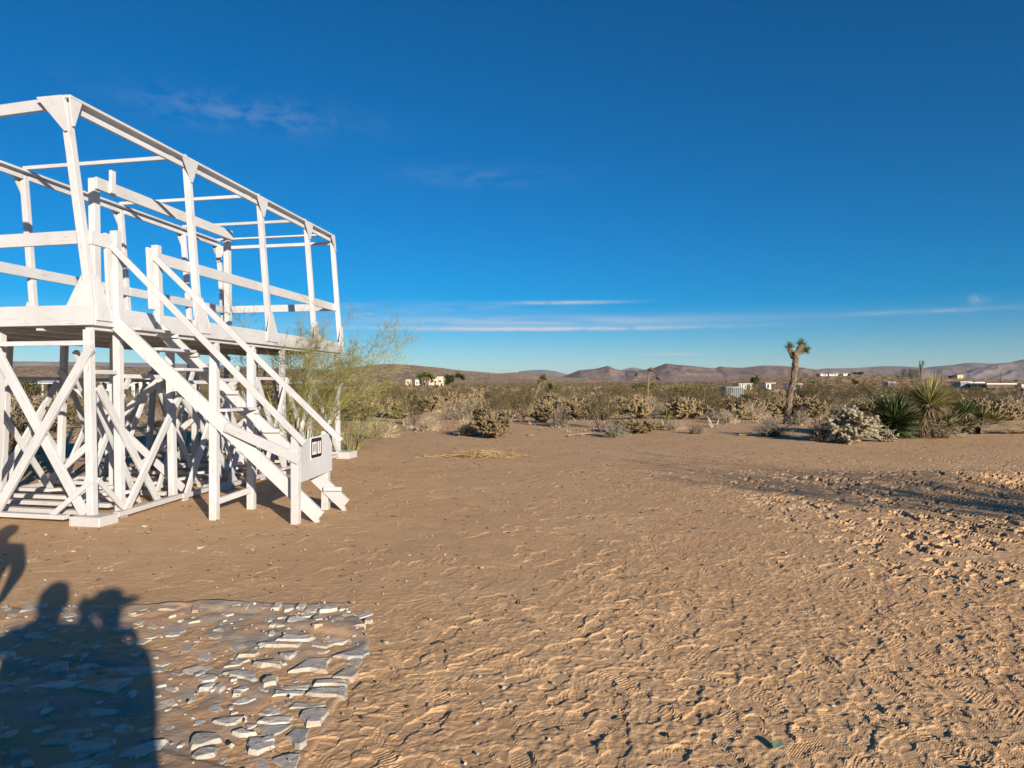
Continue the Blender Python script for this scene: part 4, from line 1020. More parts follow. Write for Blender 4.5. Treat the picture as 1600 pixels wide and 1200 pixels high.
# ------------------------------------------------------------------ palo verde
def palo_verde(loc, H, W, label, seed, nst=11, twigs=3.2, rz=0, lean=(0, 0), stem_r=.022, depth=4, upb=.15):
    rng = np.random.default_rng(seed); P, Q, a, b = [], [], [], []; TP, TQ, ta, tb = [], [], [], []
    def grow(p, d, L, r, lv):
        n = 4
        for k in range(n):
            d = d + rng.normal(0, .10, 3) + np.array([lean[0] * .03, lean[1] * .03, .02]); d = d / np.linalg.norm(d); q = p + d * L / n; r2 = r * .86
            if lv < 2: P.append(p); Q.append(q); a.append(r); b.append(r2)
            else: TP.append(p); TQ.append(q); ta.append(r); tb.append(r2)
            p = q; r = r2
            if lv < depth and (k >= 1 or lv > 0):
                for _ in range(1 if lv == 0 else (2 if rng.random() < (twigs - 2) else 1)):
                    e = d + rng.normal(0, .62, 3); e[2] = e[2] * .7 + upb; e /= np.linalg.norm(e); grow(p, e, L * rng.uniform(.42, .66), r * .55, lv + 1)
    for i in range(nst):
        az = 2 * math.pi * i / nst + rng.uniform(-.4, .4); t = rng.uniform(.12, .75) * W / H
        d = np.array([math.cos(az) * t + lean[0], math.sin(az) * t + lean[1], 1.0]); d /= np.linalg.norm(d)
        grow(np.array([math.cos(az) * .10, math.sin(az) * .10, -.05]), d, H * rng.uniform(.42, .62), stem_r * rng.uniform(.7, 1.1), 0)
    root = empty('palo_verde_tree', loc, rz); tag(root, label, 'tree')
    V, Fc = segs_mesh(P, Q, a, b, 5); link('trunk', mesh_np('trunk', V, Fc), M['pv_stem'], root)
    V, Fc = segs_mesh(TP, TQ, np.maximum(ta, .0022), np.maximum(tb, .0016), 3); link('crown', mesh_np('crown', V, Fc), M['pv_twig'], root)
    print('palo verde segments', len(P), len(TP))
    return root
palo_verde((-4.1, 13.4, 0), 3.45, 2.2, 'wispy green stemmed palo verde growing at the far end of the white platform', 5, nst=12, lean=(.08, 0), twigs=2.5, upb=.26)
palo_verde((-3.85, 16.6, 0), 2.1, 1.9, 'low bushy palo verde just beyond the platform corner', 8, nst=12, twigs=2.15, lean=(.08, 0), stem_r=.014, upb=.25)
# shade tree standing to the right of the clearing, its shadow falls on the sand heap
palo_verde((8.9, 4.2, 0), 3.6, 2.6, 'sparse palo verde tree shading the sand heap', 15, nst=10, twigs=2.25, lean=(-.03, .0), stem_r=.034, depth=4, upb=.26)
palo_verde((10.0, 4.7, 0), 2.7, 3.8, 'spreading palo verde tree beyond the sand heap shade', 19, nst=13, twigs=2.45, stem_r=.035)

# ------------------------------------------------------------------ straw heap and dead wood
def straw_heap():
    x, y = pos(752, 714); rng = np.random.default_rng(3); n = 900
    c = np.stack([rng.normal(0, .42, n), rng.normal(0, .16, n), np.abs(rng.normal(.0, .05, n)) + .01], 1); c[:, 2] *= np.exp(-(c[:, 0] / .7) ** 2) + .2
    d = np.stack([rng.normal(0, 1, n), rng.normal(0, .5, n), rng.normal(.05, .22, n)], 1); d /= np.linalg.norm(d, axis=1, keepdims=True)
    L = rng.uniform(.1, .35, n)[:, None]; A = c - d * L / 2; B = c + d * L / 2; A[:, 2] = np.maximum(A[:, 2], .005); B[:, 2] = np.maximum(B[:, 2], .005)
    V, Fc = segs_mesh(A, B, np.full(n, .004), np.full(n, .002)); root = empty('straw_heap', (x, y, 0)); tag(root, 'flat heap of dry golden straw lying on the bare sand', 'straw')
    link('straw', mesh_np('straw', V, Fc), M['straw'], root)
    P, Q, a, b = [], [], [], []
    for i in range(9):
        p = np.array([rng.uniform(-.7, .3), rng.uniform(-.12, .12), .03]); d = np.array([rng.choice([-1, 1.]), rng.normal(0, .25), .05])
        for k in range(5):
            d = d + rng.normal(0, .18, 3); d[2] = d[2] * .4; d /= np.linalg.norm(d); q = p + d * .17; q[2] = max(q[2], .015); P.append(p); Q.append(q); a.append(.012 - .002 * k); b.append(.010 - .002 * k); p = q
    V, Fc = segs_mesh(P, Q, a, b, 4); link('twigs', mesh_np('twigs', V, Fc), M['dead'], root)
straw_heap()
def dead_branch(px, py, L, label, seed, rz):
    x, y = pos(px, py); rng = np.random.default_rng(seed); P, Q, a, b = [], [], [], []
    def g(p, d, l, r, lv):
        for k in range(4):
            d = d + rng.normal(0, .2, 3); d[2] *= .5; d /= np.linalg.norm(d); q = p + d * l / 4; q[2] = max(q[2], .02); P.append(p); Q.append(q); a.append(r); b.append(r * .8); p = q; r *= .8
            if lv < 2 and k > 0: g(p, d + rng.normal(0, .7, 3), l * .45, r * .7, lv + 1)
    g(np.array([-L / 2, 0, .04]), np.array([1., 0, 0]), L, .028, 0)
    V, Fc = segs_mesh(P, Q, a, b, 5); o = link('dead_branch', mesh_np('dead_branch', V, Fc), M['dead']); o.location = (x, y, h_at(x, y)); o.rotation_euler = (0, 0, rz); tag(o, label, 'branch')
dead_branch(1172, 681, .75, 'bleached dead branch lying in front of the Joshua tree', 2, .2)
dead_branch(905, 682, .8, 'dark dead twig lying before the wide creosote', 4, .5)
dead_branch(690, 715, .8, 'dark twig lying at the end of the straw heap', 6, .1)
dead_branch(828, 681, .25, 'short stub of dead wood beside the yellowish cholla', 8, .9)

# ------------------------------------------------------------------ scattered desert shrubs
def scatter():
    rng = np.random.default_rng(21); rr = random.Random(8); placed = []
    cnt = {'creosote': 0, 'bursage': 0, 'greybush': 0}
    LAB = {'creosote': ('olive creosote bush out on the open desert plain', 'creosote bushes across the desert plain'),
           'bursage': ('pale straw dry bush out on the open desert plain', 'dry straw bushes across the desert plain'),
           'greybush': ('low grey green bush out on the open desert plain', 'low grey bushes across the desert plain')}
    tries = 0
    while tries < 30000 and (cnt['greybush'] < 270 or cnt['bursage'] < 290):
        tries += 1
        r = 28 + 58 * rr.random() ** .72; a = math.radians(rr.uniform(-42, 41)); x, y = r * math.sin(a), r * math.cos(a)
        px = 800 + F * x / y; yb = 600 + 1728 / y
        lim = 655 if px < 1500 else 660
        if px < 560: lim = 694
        if yb > lim: continue
        if -8.6 < x < -2.6 and y < 19: continue
        if 1122 < px < 1168 and 34 < y < 66: continue
        k = rr.random(); kind = 'creosote' if k < .26 else ('bursage' if k < .64 else 'greybush')
        if cnt[kind] >= {'creosote': 190, 'bursage': 290, 'greybush': 270}[kind]: continue
        rad = {'creosote': 1.0, 'bursage': .5, 'greybush': .5}[kind]
        if any((x - a_) ** 2 + (y - b_) ** 2 < (rad + c_) ** 2 * .62 for a_, b_, c_ in placed): continue
        placed.append((x, y, rad)); cnt[kind] += 1
        if kind == 'creosote': H, W = rr.uniform(.9, 1.65), rr.uniform(1.3, 2.4)
        else: H, W = rr.uniform(.32, .75), rr.uniform(.7, 1.5)
        put(kind, x, y, H, W, rr.uniform(0, 6), LAB[kind][0], group=LAB[kind][1], var=rr.randint(0, 9), whole=True)
    print('scatter', cnt, tries)
    for i in range(72):
        r = 30 + 24 * rr.random(); a = math.radians(rr.uniform(-16, 36)); x, y = r * math.sin(a), r * math.cos(a); s_ = rr.uniform(.85, 1.45)
        put_cholla(x, y, s_ * rr.uniform(.8, 1.0), s_, rr.uniform(0, 6), 'cream cholla cactus scattered among the plain bushes behind the clearing edge', rr.randint(0, 2), False, 'chollas scattered behind the clearing edge')
    # far scrub: too many and too small to count
    for nm, n, r0, r1, per, H0, H1, mt, lab, frac in (('far_scrub', 1700, 78, 300, 44, .5, 1.1, 'creo_leaf', 'far olive scrub covering the plain', 1), ('far_dry_scrub', 2000, 78, 280, 40, .35, .75, 'bur', 'far straw coloured scrub between the olive bushes', 1),
                                                       ('distant_scrub', 5200, 290, 1100, 12, .8, 1.7, 'creo_leaf', 'distant dark scrub merging into the plain', 1)):
        r = np.sqrt(rng.uniform(r0 ** 2, r1 ** 2, n)); a = np.radians(rng.uniform(-41, 40, n)); x = r * np.sin(a); y = r * np.cos(a); z = hill_h(x, y)
        H = rng.uniform(H0, H1, n); W = H * rng.uniform(.9, 1.6, n)
        m = n * per; i = np.repeat(np.arange(n), per); u = unit(rng, m); u[:, 2] = np.abs(u[:, 2]); rad = rng.uniform(.55, 1.05, m)
        c = np.stack([x[i] + u[:, 0] * W[i] / 2 * rad, y[i] + u[:, 1] * W[i] / 2 * rad, z[i] + (u[:, 2] * .92 + .05) * H[i] * rad], 1)
        k = {44: .23, 40: .13, 12: .55}[per]
        V, Fc = blades(c, unit(rng, m), unit(rng, m), rng.uniform(.6, 1.4, m) * k * H[i] / H0 * .8, rng.uniform(.6, 1.2, m) * k * .6, .5)
        o = link(nm, mesh_np(nm, V, Fc), M[mt]); tag(o, lab, 'scrub', kind='stuff')
scatter()
def litter():
    rng = np.random.default_rng(77); n = 5200; r = 21 + 62 * rng.uniform(0, 1, n) ** .7; a = np.radians(rng.uniform(-41, 40, n)); x = r * np.sin(a); y = r * np.cos(a)
    px = 800 + F * x / y; yb = 600 + 1728 / y; lim = np.where(px < 560, 694, 676); k = (yb < lim) & ~((x > -8.6) & (x < -2.8) & (y < 19)); x, y = x[k], y[k]; n = len(x); per = 10
    i = np.repeat(np.arange(n), per); S = rng.gamma(2.5, .055, n)[i]; u = unit(rng, n * per); u[:, 2] = np.abs(u[:, 2]) + .25
    c = np.stack([x[i] + u[:, 0] * S * .5, y[i] + u[:, 1] * S * .5, hill_h(x, y)[i] - .02 + u[:, 2] * S * .25], 1)
    V, Fc = blades(c, u, unit(rng, n * per), S * rng.uniform(.5, 1.1, n * per), S * .16 + .008, .2)
    o = link('dry_tufts', mesh_np('dry_tufts', V, Fc), M['bur']); tag(o, 'small dry tufts and litter between the desert bushes', 'tufts', kind='stuff')
litter()

# ------------------------------------------------------------------ buildings and far things
def plain(name, col, rough=.7, sc=2.0):
    if name not in M: M[name] = simple(name, tuple(c * .88 for c in col), col, sc, rough, .25, 4, 0)
    return name
plain('stucco_white', (.72, .69, .63)); plain('stucco_cream', (.62, .52, .38)); plain('stucco_tan', (.50, .40, .29)); plain('stucco_yellow', (.62, .50, .24)); plain('metal_grey', (.17, .205, .20), .5); plain('roof_brown', (.20, .11, .075)); plain('roof_grey', (.42, .42, .42), .5); plain('win_dark', (.03, .032, .036), .2); plain('teal', (.04, .28, .36), .5); plain('roof_tile', (.40, .19, .11)); plain('metal_white', (.66, .66, .62), .5); plain('wood_pole', (.12, .08, .05)); plain('shade_blue', (.20, .23, .30))
def box_part(name, parent, x0, x1, y0, y1, z0, z1, mt, bev=0):
    bm = bmesh.new(); bmesh.ops.create_cube(bm, size=1)
    c = Vector(((x0 + x1) / 2, (y0 + y1) / 2, (z0 + z1) / 2))
    for v in bm.verts: v.co = Vector((v.co.x * (x1 - x0), v.co.y * (y1 - y0), v.co.z * (z1 - z0)))
    if bev: bmesh.ops.bevel(bm, geom=list(bm.edges), offset=bev, segments=1, affect='EDGES')
    me = bpy.data.meshes.new(name); bm.to_mesh(me); bm.free(); o = link(name, me, M[mt], parent); o.location = c; return o
def house(px0, px1, ytop, Y, label, wall, roof, nwin=2, rooft='flat', depth=7.0, name='house', zb=None, door=True):
    x0 = (px0 - 800) / F * Y; x1 = (px1 - 800) / F * Y; cx = (x0 + x1) / 2; g = h_at(cx, Y); W = x1 - x0; zt = EYE + (600 - ytop) / F * Y - g
    root = empty(name, (cx, Y, g)); tag(root, label, 'building')
    rh = .25 if rooft == 'flat' else min(1.3, zt * .3); wh = max(zt - rh, 1.0)
    box_part('wall', root, -W / 2, W / 2, 0, depth, -1.0, wh, wall)
    if rooft == 'flat': box_part('roof', root, -W / 2 - .25, W / 2 + .25, -.3, depth + .3, wh + .003, wh + rh, roof)
    else:
        e = .35; V = [(-W / 2 - e, -e, wh), (W / 2 + e, -e, wh), (W / 2 + e, depth + e, wh), (-W / 2 - e, depth + e, wh), (-W / 2 - e, depth / 2, wh + rh), (W / 2 + e, depth / 2, wh + rh)]
        me = bpy.data.meshes.new('roof'); me.from_pydata(V, [], [(0, 1, 5, 4), (2, 3, 4, 5), (1, 2, 5), (3, 0, 4), (3, 2, 1, 0)]); link('roof', me, M[roof], root)
    for i in range(nwin):
        wx = -W / 2 + W * (i + .5) / nwin; ww = min(W / nwin * .42, 1.6); wz = wh * .45
        f = box_part('window', root, wx - ww / 2, wx + ww / 2, -.06, -.003, wz, min(wz + 1.1, wh - .2), 'win_dark')
    if door: box_part('door', root, W * .12, W * .12 + .9, -.05, -.004, 0, min(2.0, wh - .1), 'wood_pole')
    return root
house(634, 641, 592.5, 420, 'tiny cream house left of the twin stemmed Joshua tree', 'stucco_cream', 'roof_grey', 1)
house(649, 664, 590.5, 430, 'low white house with pale roof behind the twin stemmed Joshua tree', 'stucco_white', 'roof_grey', 3, 'gable')
house(670, 684, 590.5, 415, 'white flat roofed house beside the round dark tree', 'stucco_cream', 'stucco_white', 2)
house(683, 692, 588.5, 425, 'taller cream block next to the round dark tree', 'stucco_cream', 'stucco_white', 1)
house(1155, 1174, 599, 170, 'white trailer home with a row of small windows', 'stucco_white', 'roof_grey', 5, depth=4)
house(1197, 1210, 598, 180, 'small white cabin under a flat tan porch roof', 'stucco_white', 'stucco_tan', 2, depth=5)
house(1236, 1252, 599, 175, 'white building partly hidden by the tall Joshua tree trunk', 'stucco_white', 'roof_grey', 3, depth=5)
house(1282, 1293, 585.5, 470, 'small white cube house on the knoll, nearest the tall Joshua tree', 'stucco_white', 'stucco_white', 1)
house(1296, 1309, 584, 478, 'long white house in the middle of the knoll', 'stucco_white', 'stucco_white', 2)
house(1318, 1329, 583.8, 474, 'white house on the knoll beside a dark tree', 'stucco_white', 'stucco_white', 2)
house(1496, 1505, 585.8, 640, 'isolated yellow house below the shaded mountain folds', 'stucco_yellow', 'stucco_yellow', 2)
house(1489, 1496, 586.8, 645, 'dark shed attached to the side of the isolated yellow house', 'wood_pole', 'wood_pole', 0, name='shed', door=False)
house(1501, 1514, 596, 175, 'blue grey hut beside the cream desert house', 'shade_blue', 'roof_grey', 0, depth=4, name='hut', door=False)
house(1515, 1536, 597, 176, 'cream desert house with stepped white front', 'stucco_cream', 'stucco_white', 3, depth=6)
house(1542, 1586, 599, 168, 'long low open barn with pale metal roof', 'wood_pole', 'metal_white', 0, depth=8, name='barn', door=False)
house(1596, 1625, 600, 230, 'cream house past the long low barn', 'stucco_cream', 'roof_grey', 2)
house(1388, 1398, 596.5, 200, 'hut with blue grey roof behind the dark green yucca', 'shade_blue', 'roof_grey', 0, depth=3, name='hut', door=False)
house(1394, 1426, 600, 205, 'house with terracotta roof behind the yuccas', 'stucco_tan', 'roof_tile', 2, 'gable', depth=5)
house(330, 397, 587, 62, 'tan bungalow with brown gable roof seen through the stairs', 'stucco_cream', 'roof_brown', 3, 'gable', depth=7)
house(160, 180, 597, 130, 'small white cottage seen between the platform legs', 'stucco_white', 'roof_grey', 2, depth=4)
def shed_open():
    Y = 75; root = empty('open_shed', ((75 - 800) / F * Y, Y, 0)); tag(root, 'open sided ramada with pale metal roof seen through the big cross brace', 'shed')
    for sx in (-1.7, -.6, .6, 1.7):
        for sy in (0, 2.4): box_part('post', root, sx - .06, sx + .06, sy - .06, sy + .06, -.3, 1.62 + sy * .1, 'metal_white')
    V = [(-1.9, -.3, 1.62), (1.9, -.3, 1.62), (1.9, 2.9, 2.05), (-1.9, 2.9, 2.05)]; V2 = [(a, b, c + .07) for a, b, c in V]
    me = bpy.data.meshes.new('roof'); me.from_pydata(V + V2, [], [(3, 2, 1, 0), (4, 5, 6, 7), (0, 1, 5, 4), (1, 2, 6, 5), (2, 3, 7, 6), (3, 0, 4, 7)]); link('roof', me, M['metal_white'], root)
    box_part('back_wall', root, -1.75, 1.75, 2.5, 2.55, -.3, 1.75, 'win_dark')
shed_open()
def quonset():
    Y = 60; s = Y / F; root = empty('quonset_hut', ((243 - 800) / F * Y, Y, h_at(-31, 60))); tag(root, 'white ribbed quonset hut seen under the stair stringer', 'building')
    R = 1.75; Ln = 3.4
    def arch(y0, y1, r, mt, nm):
        n = 14; V = []; Fc = []
        for yy in (y0, y1):
            for rr in (r, r - .06):
                for k in range(n + 1):
                    a = math.pi * k / n; V.append((rr * 1.5 * math.cos(a), yy, rr * 1.15 * math.sin(a) ** .75))
        m = n + 1
        for k in range(n):
            Fc += [(k, k + 1, 2 * m + k + 1, 2 * m + k), (m + k + 1, m + k, 3 * m + k, 3 * m + k + 1), (k + 1, k, m + k, m + k + 1), (2 * m + k, 2 * m + k + 1, 3 * m + k + 1, 3 * m + k)]
        me = bpy.data.meshes.new(nm); me.from_pydata(V, [], Fc); link(nm, me, M[mt], root)
    arch(0, Ln, R, 'roof_grey', 'shell')
    for i in range(8): arch(-.02 + i * .46, .12 + i * .46, R + .07, 'metal_white', 'rib')
    for i in range(9):
        xx = -2.3 + i * .57; hh = 1.15 * R * max(0, 1 - (abs(xx) / (1.5 * R)) ** 2) ** .375; box_part('slat', root, xx - .13, xx + .13, -.10, -.04, -.2, hh - .1, 'metal_white')
    root.rotation_euler = (0, 0, .25)
quonset()
def small_box(px, yb, w, d, h, mt, label, name):
    x, y = pos(px, yb); root = empty(name, (x, y, h_at(x, y))); tag(root, label, 'box'); box_part('body', root, -w / 2, w / 2, 0, d, -.1, h * .88, mt, .02); box_part('lid', root, -w / 2 - .04, w / 2 + .04, -.04, d + .04, h * .88 + .003, h, mt, .02)
small_box(213, 621, .55, .6, .85, 'teal', 'teal blue storage box in front of the quonset hut', 'storage_box')
def container():
    x, y = pos(1148, 638); Y = 62; x = (1148 - 800) / F * Y; root = empty('metal_shed', (x, Y, h_at(x, Y))); tag(root, 'grey corrugated metal shed standing behind the chollas', 'shed')
    W = 1.6; box_part('wall', root, -W / 2, W / 2, 0, 2.0, -.3, 1.25, 'metal_grey')
    for i in range(9): box_part('rib', root, -W / 2 + .05 + i * .18, -W / 2 + .12 + i * .18, -.05, -.003, -.2, 1.23, 'metal_grey')
    box_part('roof', root, -W / 2 - .05, W / 2 + .05, -.08, 2.05, 1.253, 1.32, 'roof_grey'); box_part('door', root, -.75, -.35, -.07, -.052, -.2, .6, 'win_dark')
container()
def pole(px, ytop, Y, label):
    x = (px - 800) / F * Y; g = h_at(x, Y); z = EYE + (600 - ytop) / F * Y - g; root = empty('utility_pole', (x, Y, g)); tag(root, label, 'pole')
    V, Fc = lathe_path([(0, 0, -.3), (0, 0, z / 2), (0, 0, z)], [.17, .15, .12], 8, .02, 1, 1); link('shaft', mesh_np('shaft', V, Fc), M['wood_pole'], root)
    box_part('crossarm', root, -1.0, 1.0, -.2, -.1, z - .75, z - .58, 'wood_pole')
    for k in (-.85, 0, .85): box_part('insulator', root, k - .05, k + .05, -.19, -.11, z - .58, z - .42, 'metal_grey')
pole(1471, 581, 260, 'slim utility pole behind the tall yucca'); pole(1564, 581, 265, 'slim utility pole rising from the long low barn'); pole(1490, 588, 420, 'slim utility pole near the isolated yellow house')
for k, px in enumerate((218, 224, 230)): pole(px, 573 + k, 330, ['utility pole leftmost of the trio' and 'utility pole standing farthest from the stairs in the trio beyond the hut', 'middle utility pole of the trio beyond the quonset hut', 'utility pole closest to the stairs in the trio beyond the hut'][k])
def far_tree(px, ytop, yb, Y, wpx, label, mt='tree_dark', n=700, trunk=.0, seed=1, ls=.35):
    x = (px - 800) / F * Y; g = h_at(x, Y); s = Y / F; H = (600 - ytop) * s + EYE - g; W = wpx * s; root = empty('tree', (x, Y, g)); tag(root, label, 'tree')
    rng = np.random.default_rng(seed); P, Q, a, b = [], [], [], []; th = H * trunk
    cl = []
    for i in range(9):
        az = rng.uniform(0, 6.28); p = np.array([0, 0, th * .6]); q = np.array([math.cos(az) * W * .3, math.sin(az) * W * .3, th + (H - th) * rng.uniform(.35, .9)]); P.append(p); Q.append(q); a.append(.05 * H / 3); b.append(.02 * H / 3); cl.append(q)
    P.append(np.array([0, 0, -.3])); Q.append(np.array([0, 0, th * .6 + .1])); a.append(min(.09 * H / 3, .14)); b.append(min(.06 * H / 3, .10))
    V, Fc = segs_mesh(P, Q, a, b, 5); link('trunk', mesh_np('trunk', V, Fc), M['bark'], root)
    t = rng.integers(0, len(cl), n); u = unit(rng, n); c = np.array(cl)[t] * .85 + u * np.array([W * .26, W * .26, (H - th) * .22]) * rng.uniform(.3, 1, (n, 1)) + np.array([0, 0, th * .1]); c[:, 2] = np.clip(c[:, 2], max(th * .8, .1), H)
    V, Fc = blades(c, unit(rng, n), unit(rng, n), rng.uniform(.6, 1.4, n) * ls, rng.uniform(.4, .9, n) * ls, .5); link('crown', mesh_np('crown', V, Fc), M[mt], root)
far_tree(703, 583.5, 600, 395, 17, 'round dense dark tree beside the taller cream block', seed=1, n=1100, ls=.8)
far_tree(660, 585, 600, 405, 12, 'dark bushy tree against the white houses', seed=2, ls=.8)
far_tree(1180, 583, 606, 240, 18, 'bare branched dark tree behind the white trailer home', seed=3, n=500, ls=.45)
far_tree(1340, 580.5, 595, 470, 17, 'dark tree beside the last white house on the knoll', seed=4, ls=.8)
far_tree(1440, 560.5, 600, 230, 9, 'tall slim tree with feathery head against the sky', 'ocotillo', seed=5, n=170, trunk=.66, ls=.32)
far_tree(1408, 574, 600, 235, 20, 'thin grey tree beside the tall slim tree', 'ocotillo', seed=6, n=300, trunk=.3, ls=.4)
far_tree(1428, 572, 600, 235, 24, 'loose grey green tree under the tall slim tree', 'ocotillo', seed=7, n=420, trunk=.25, ls=.4)
far_tree(1336, 590, 603, 300, 12, 'low dark tree at the foot of the knoll', seed=8, ls=.4)
far_tree(1005, 591, 612, 70, 56, 'broad light green palo verde behind the thin Joshua tree', 'pv_twig', n=2600, seed=9, ls=.12)
far_tree(1075, 597, 620, 60, 70, 'yellow green bushy tree behind the rounded cream cholla', 'pv_twig', n=2600, seed=10, ls=.11)
far_tree(1270, 595, 625, 50, 76, 'tall olive shrub tree right behind the Joshua tree', 'creo_leaf', n=2600, seed=11, ls=.09)
far_tree(45, 585, 640, 55, 40, 'dark mesquite tree seen left of the big cross brace', 'tree_dark', n=1500, seed=12, ls=.12)

# ------------------------------------------------------------------ loose stones
def rocks():
    rr = random.Random(12)
    def rk(seed, flat=.45):
        bm = bmesh.new(); bmesh.ops.create_icosphere(bm, subdivisions=2, radius=1); r2 = random.Random(seed)
        ax = [Vector((r2.gauss(0, 1), r2.gauss(0, 1), r2.gauss(0, 1))).normalized() for _ in range(7)]; dd = [r2.uniform(.5, .85) for _ in ax]
        for v in bm.verts:
            for a, d in zip(ax, dd):
                k = v.co.dot(a)
                if k > d: v.co -= a * (k - d)
            v.co.z *= flat
        me = bpy.data.meshes.new('stone'); bm.to_mesh(me); bm.free(); me.materials.append(M['stone']); return me
    ms = [rk(i) for i in range(5)]
    L = [(225, 823, 5, 'flat pale stone lying in front of the platform footing'), (313, 856, 6, 'pale stone on bare sand below the staircase'), (115, 862, 6, 'white stone at the edge of a shadow near the footing'), (603, 1005, 5, 'white stone just off the corner of the paving'), (590, 945, 3, 'small white stone beside the far paving corner'), (1020, 1062, 4, 'white chip on the trampled sand'), (640, 868, 2.2, 'small pale pebble on smooth sand right of the stairs'), (1302, 1104, 3, 'white chip half sunk in a shoe print')]
    for i, (px, py, r, lab) in enumerate(L):
        x, y = pos(px, py); s = r * y / F; o = link('stone', ms[i % 5], None); o.location = (x, y, .006); o.scale = (s, s * 1.2, s); o.rotation_euler = (0, 0, rr.uniform(0, 6)); tag(o, lab, 'stone')
    # pebbles
    rng = np.random.default_rng(4); n = 900; y = 2.2 + 12 * rng.uniform(0, 1, n) ** 1.5; x = rng.uniform(-.8, .75, n) * y; near = rng.uniform(0, 1, n) < np.where(x < .3, 1, .35); x = x[near]; y = y[near]; n = len(x)
    base = np.array([(1, 0, 0), (0, 1, 0), (-1, 0, 0), (0, -1, 0), (0, 0, .8), (0, 0, -.8)]); tri = np.array([(0, 1, 4), (1, 2, 4), (2, 3, 4), (3, 0, 4), (1, 0, 5), (2, 1, 5), (3, 2, 5), (0, 3, 5)])
    s = rng.gamma(2.2, .0022, n) + .003; a = rng.uniform(0, 6.28, n); V = base[None] * rng.uniform(.6, 1.3, (n, 6, 1)); ca, sa = np.cos(a), np.sin(a)
    Vx = V[..., 0] * ca[:, None] - V[..., 1] * sa[:, None]; Vy = V[..., 0] * sa[:, None] + V[..., 1] * ca[:, None]
    V = np.stack([Vx * s[:, None] + x[:, None], Vy * s[:, None] + y[:, None], V[..., 2] * s[:, None] + .006 + (np.where((x < -.85) & (y < 5), .02, 0))[:, None]], -1).reshape(-1, 3)
    o = link('pebbles', mesh_np('pebbles', V, (np.arange(n) * 6)[:, None, None].repeat(8, 1).reshape(-1, 1) + np.tile(tri, (n, 1))), M['stone']); tag(o, 'tiny pale pebbles sprinkled over the sand', 'pebbles', kind='stuff')
    # bit of green debris
    x, y = pos(1214, 1170); bm = bmesh.new(); vs = [bm.verts.new(v) for v in ((-.03, -.012, 0), (.028, -.018, .003), (.034, .014, .006), (-.01, .02, .01))]; f = bm.faces.new(vs); g = bmesh.ops.extrude_face_region(bm, geom=[f])
    for v in [e for e in g['geom'] if isinstance(e, bmesh.types.BMVert)]: v.co.z += .006
    bmesh.ops.recalc_face_normals(bm, faces=bm.faces); me = bpy.data.meshes.new('bottle_shard'); bm.to_mesh(me); bm.free(); plain('shard', (.16, .20, .13), .4)
    o = link('plastic_scrap', me, M['shard']); o.location = (x, y, .012); o.rotation_euler = (.1, -.1, .4); tag(o, 'grey green scrap lying in a dark shoe print', 'scrap')
rocks()
def debris():
    rng = np.random.default_rng(9); n = 2200; y = 3 + 20 * rng.uniform(0, 1, n) ** .9; x = rng.uniform(-.8, .8, n) * y
    k = ~((x < -.8) & (y < 5.2)); x, y = x[k], y[k]; n = len(x); a = rng.uniform(0, math.pi, n); L = rng.gamma(2.0, .011, n) * (.5 + y / 12) + .006
    d = np.stack([np.cos(a), np.sin(a), rng.normal(0, .12, n)], 1) * L[:, None] / 2; c = np.stack([x, y, hill_h(x, y) + .008], 1)
    V, Fc = segs_mesh(c - d, c + d, rng.uniform(.002, .007, n), rng.uniform(.001, .004, n), 4)
    o = link('twig_litter', mesh_np('twig_litter', V, Fc), M['cholla_core']); tag(o, 'dark scraps of twig and litter strewn over the sand', 'litter', kind='stuff')
debris()

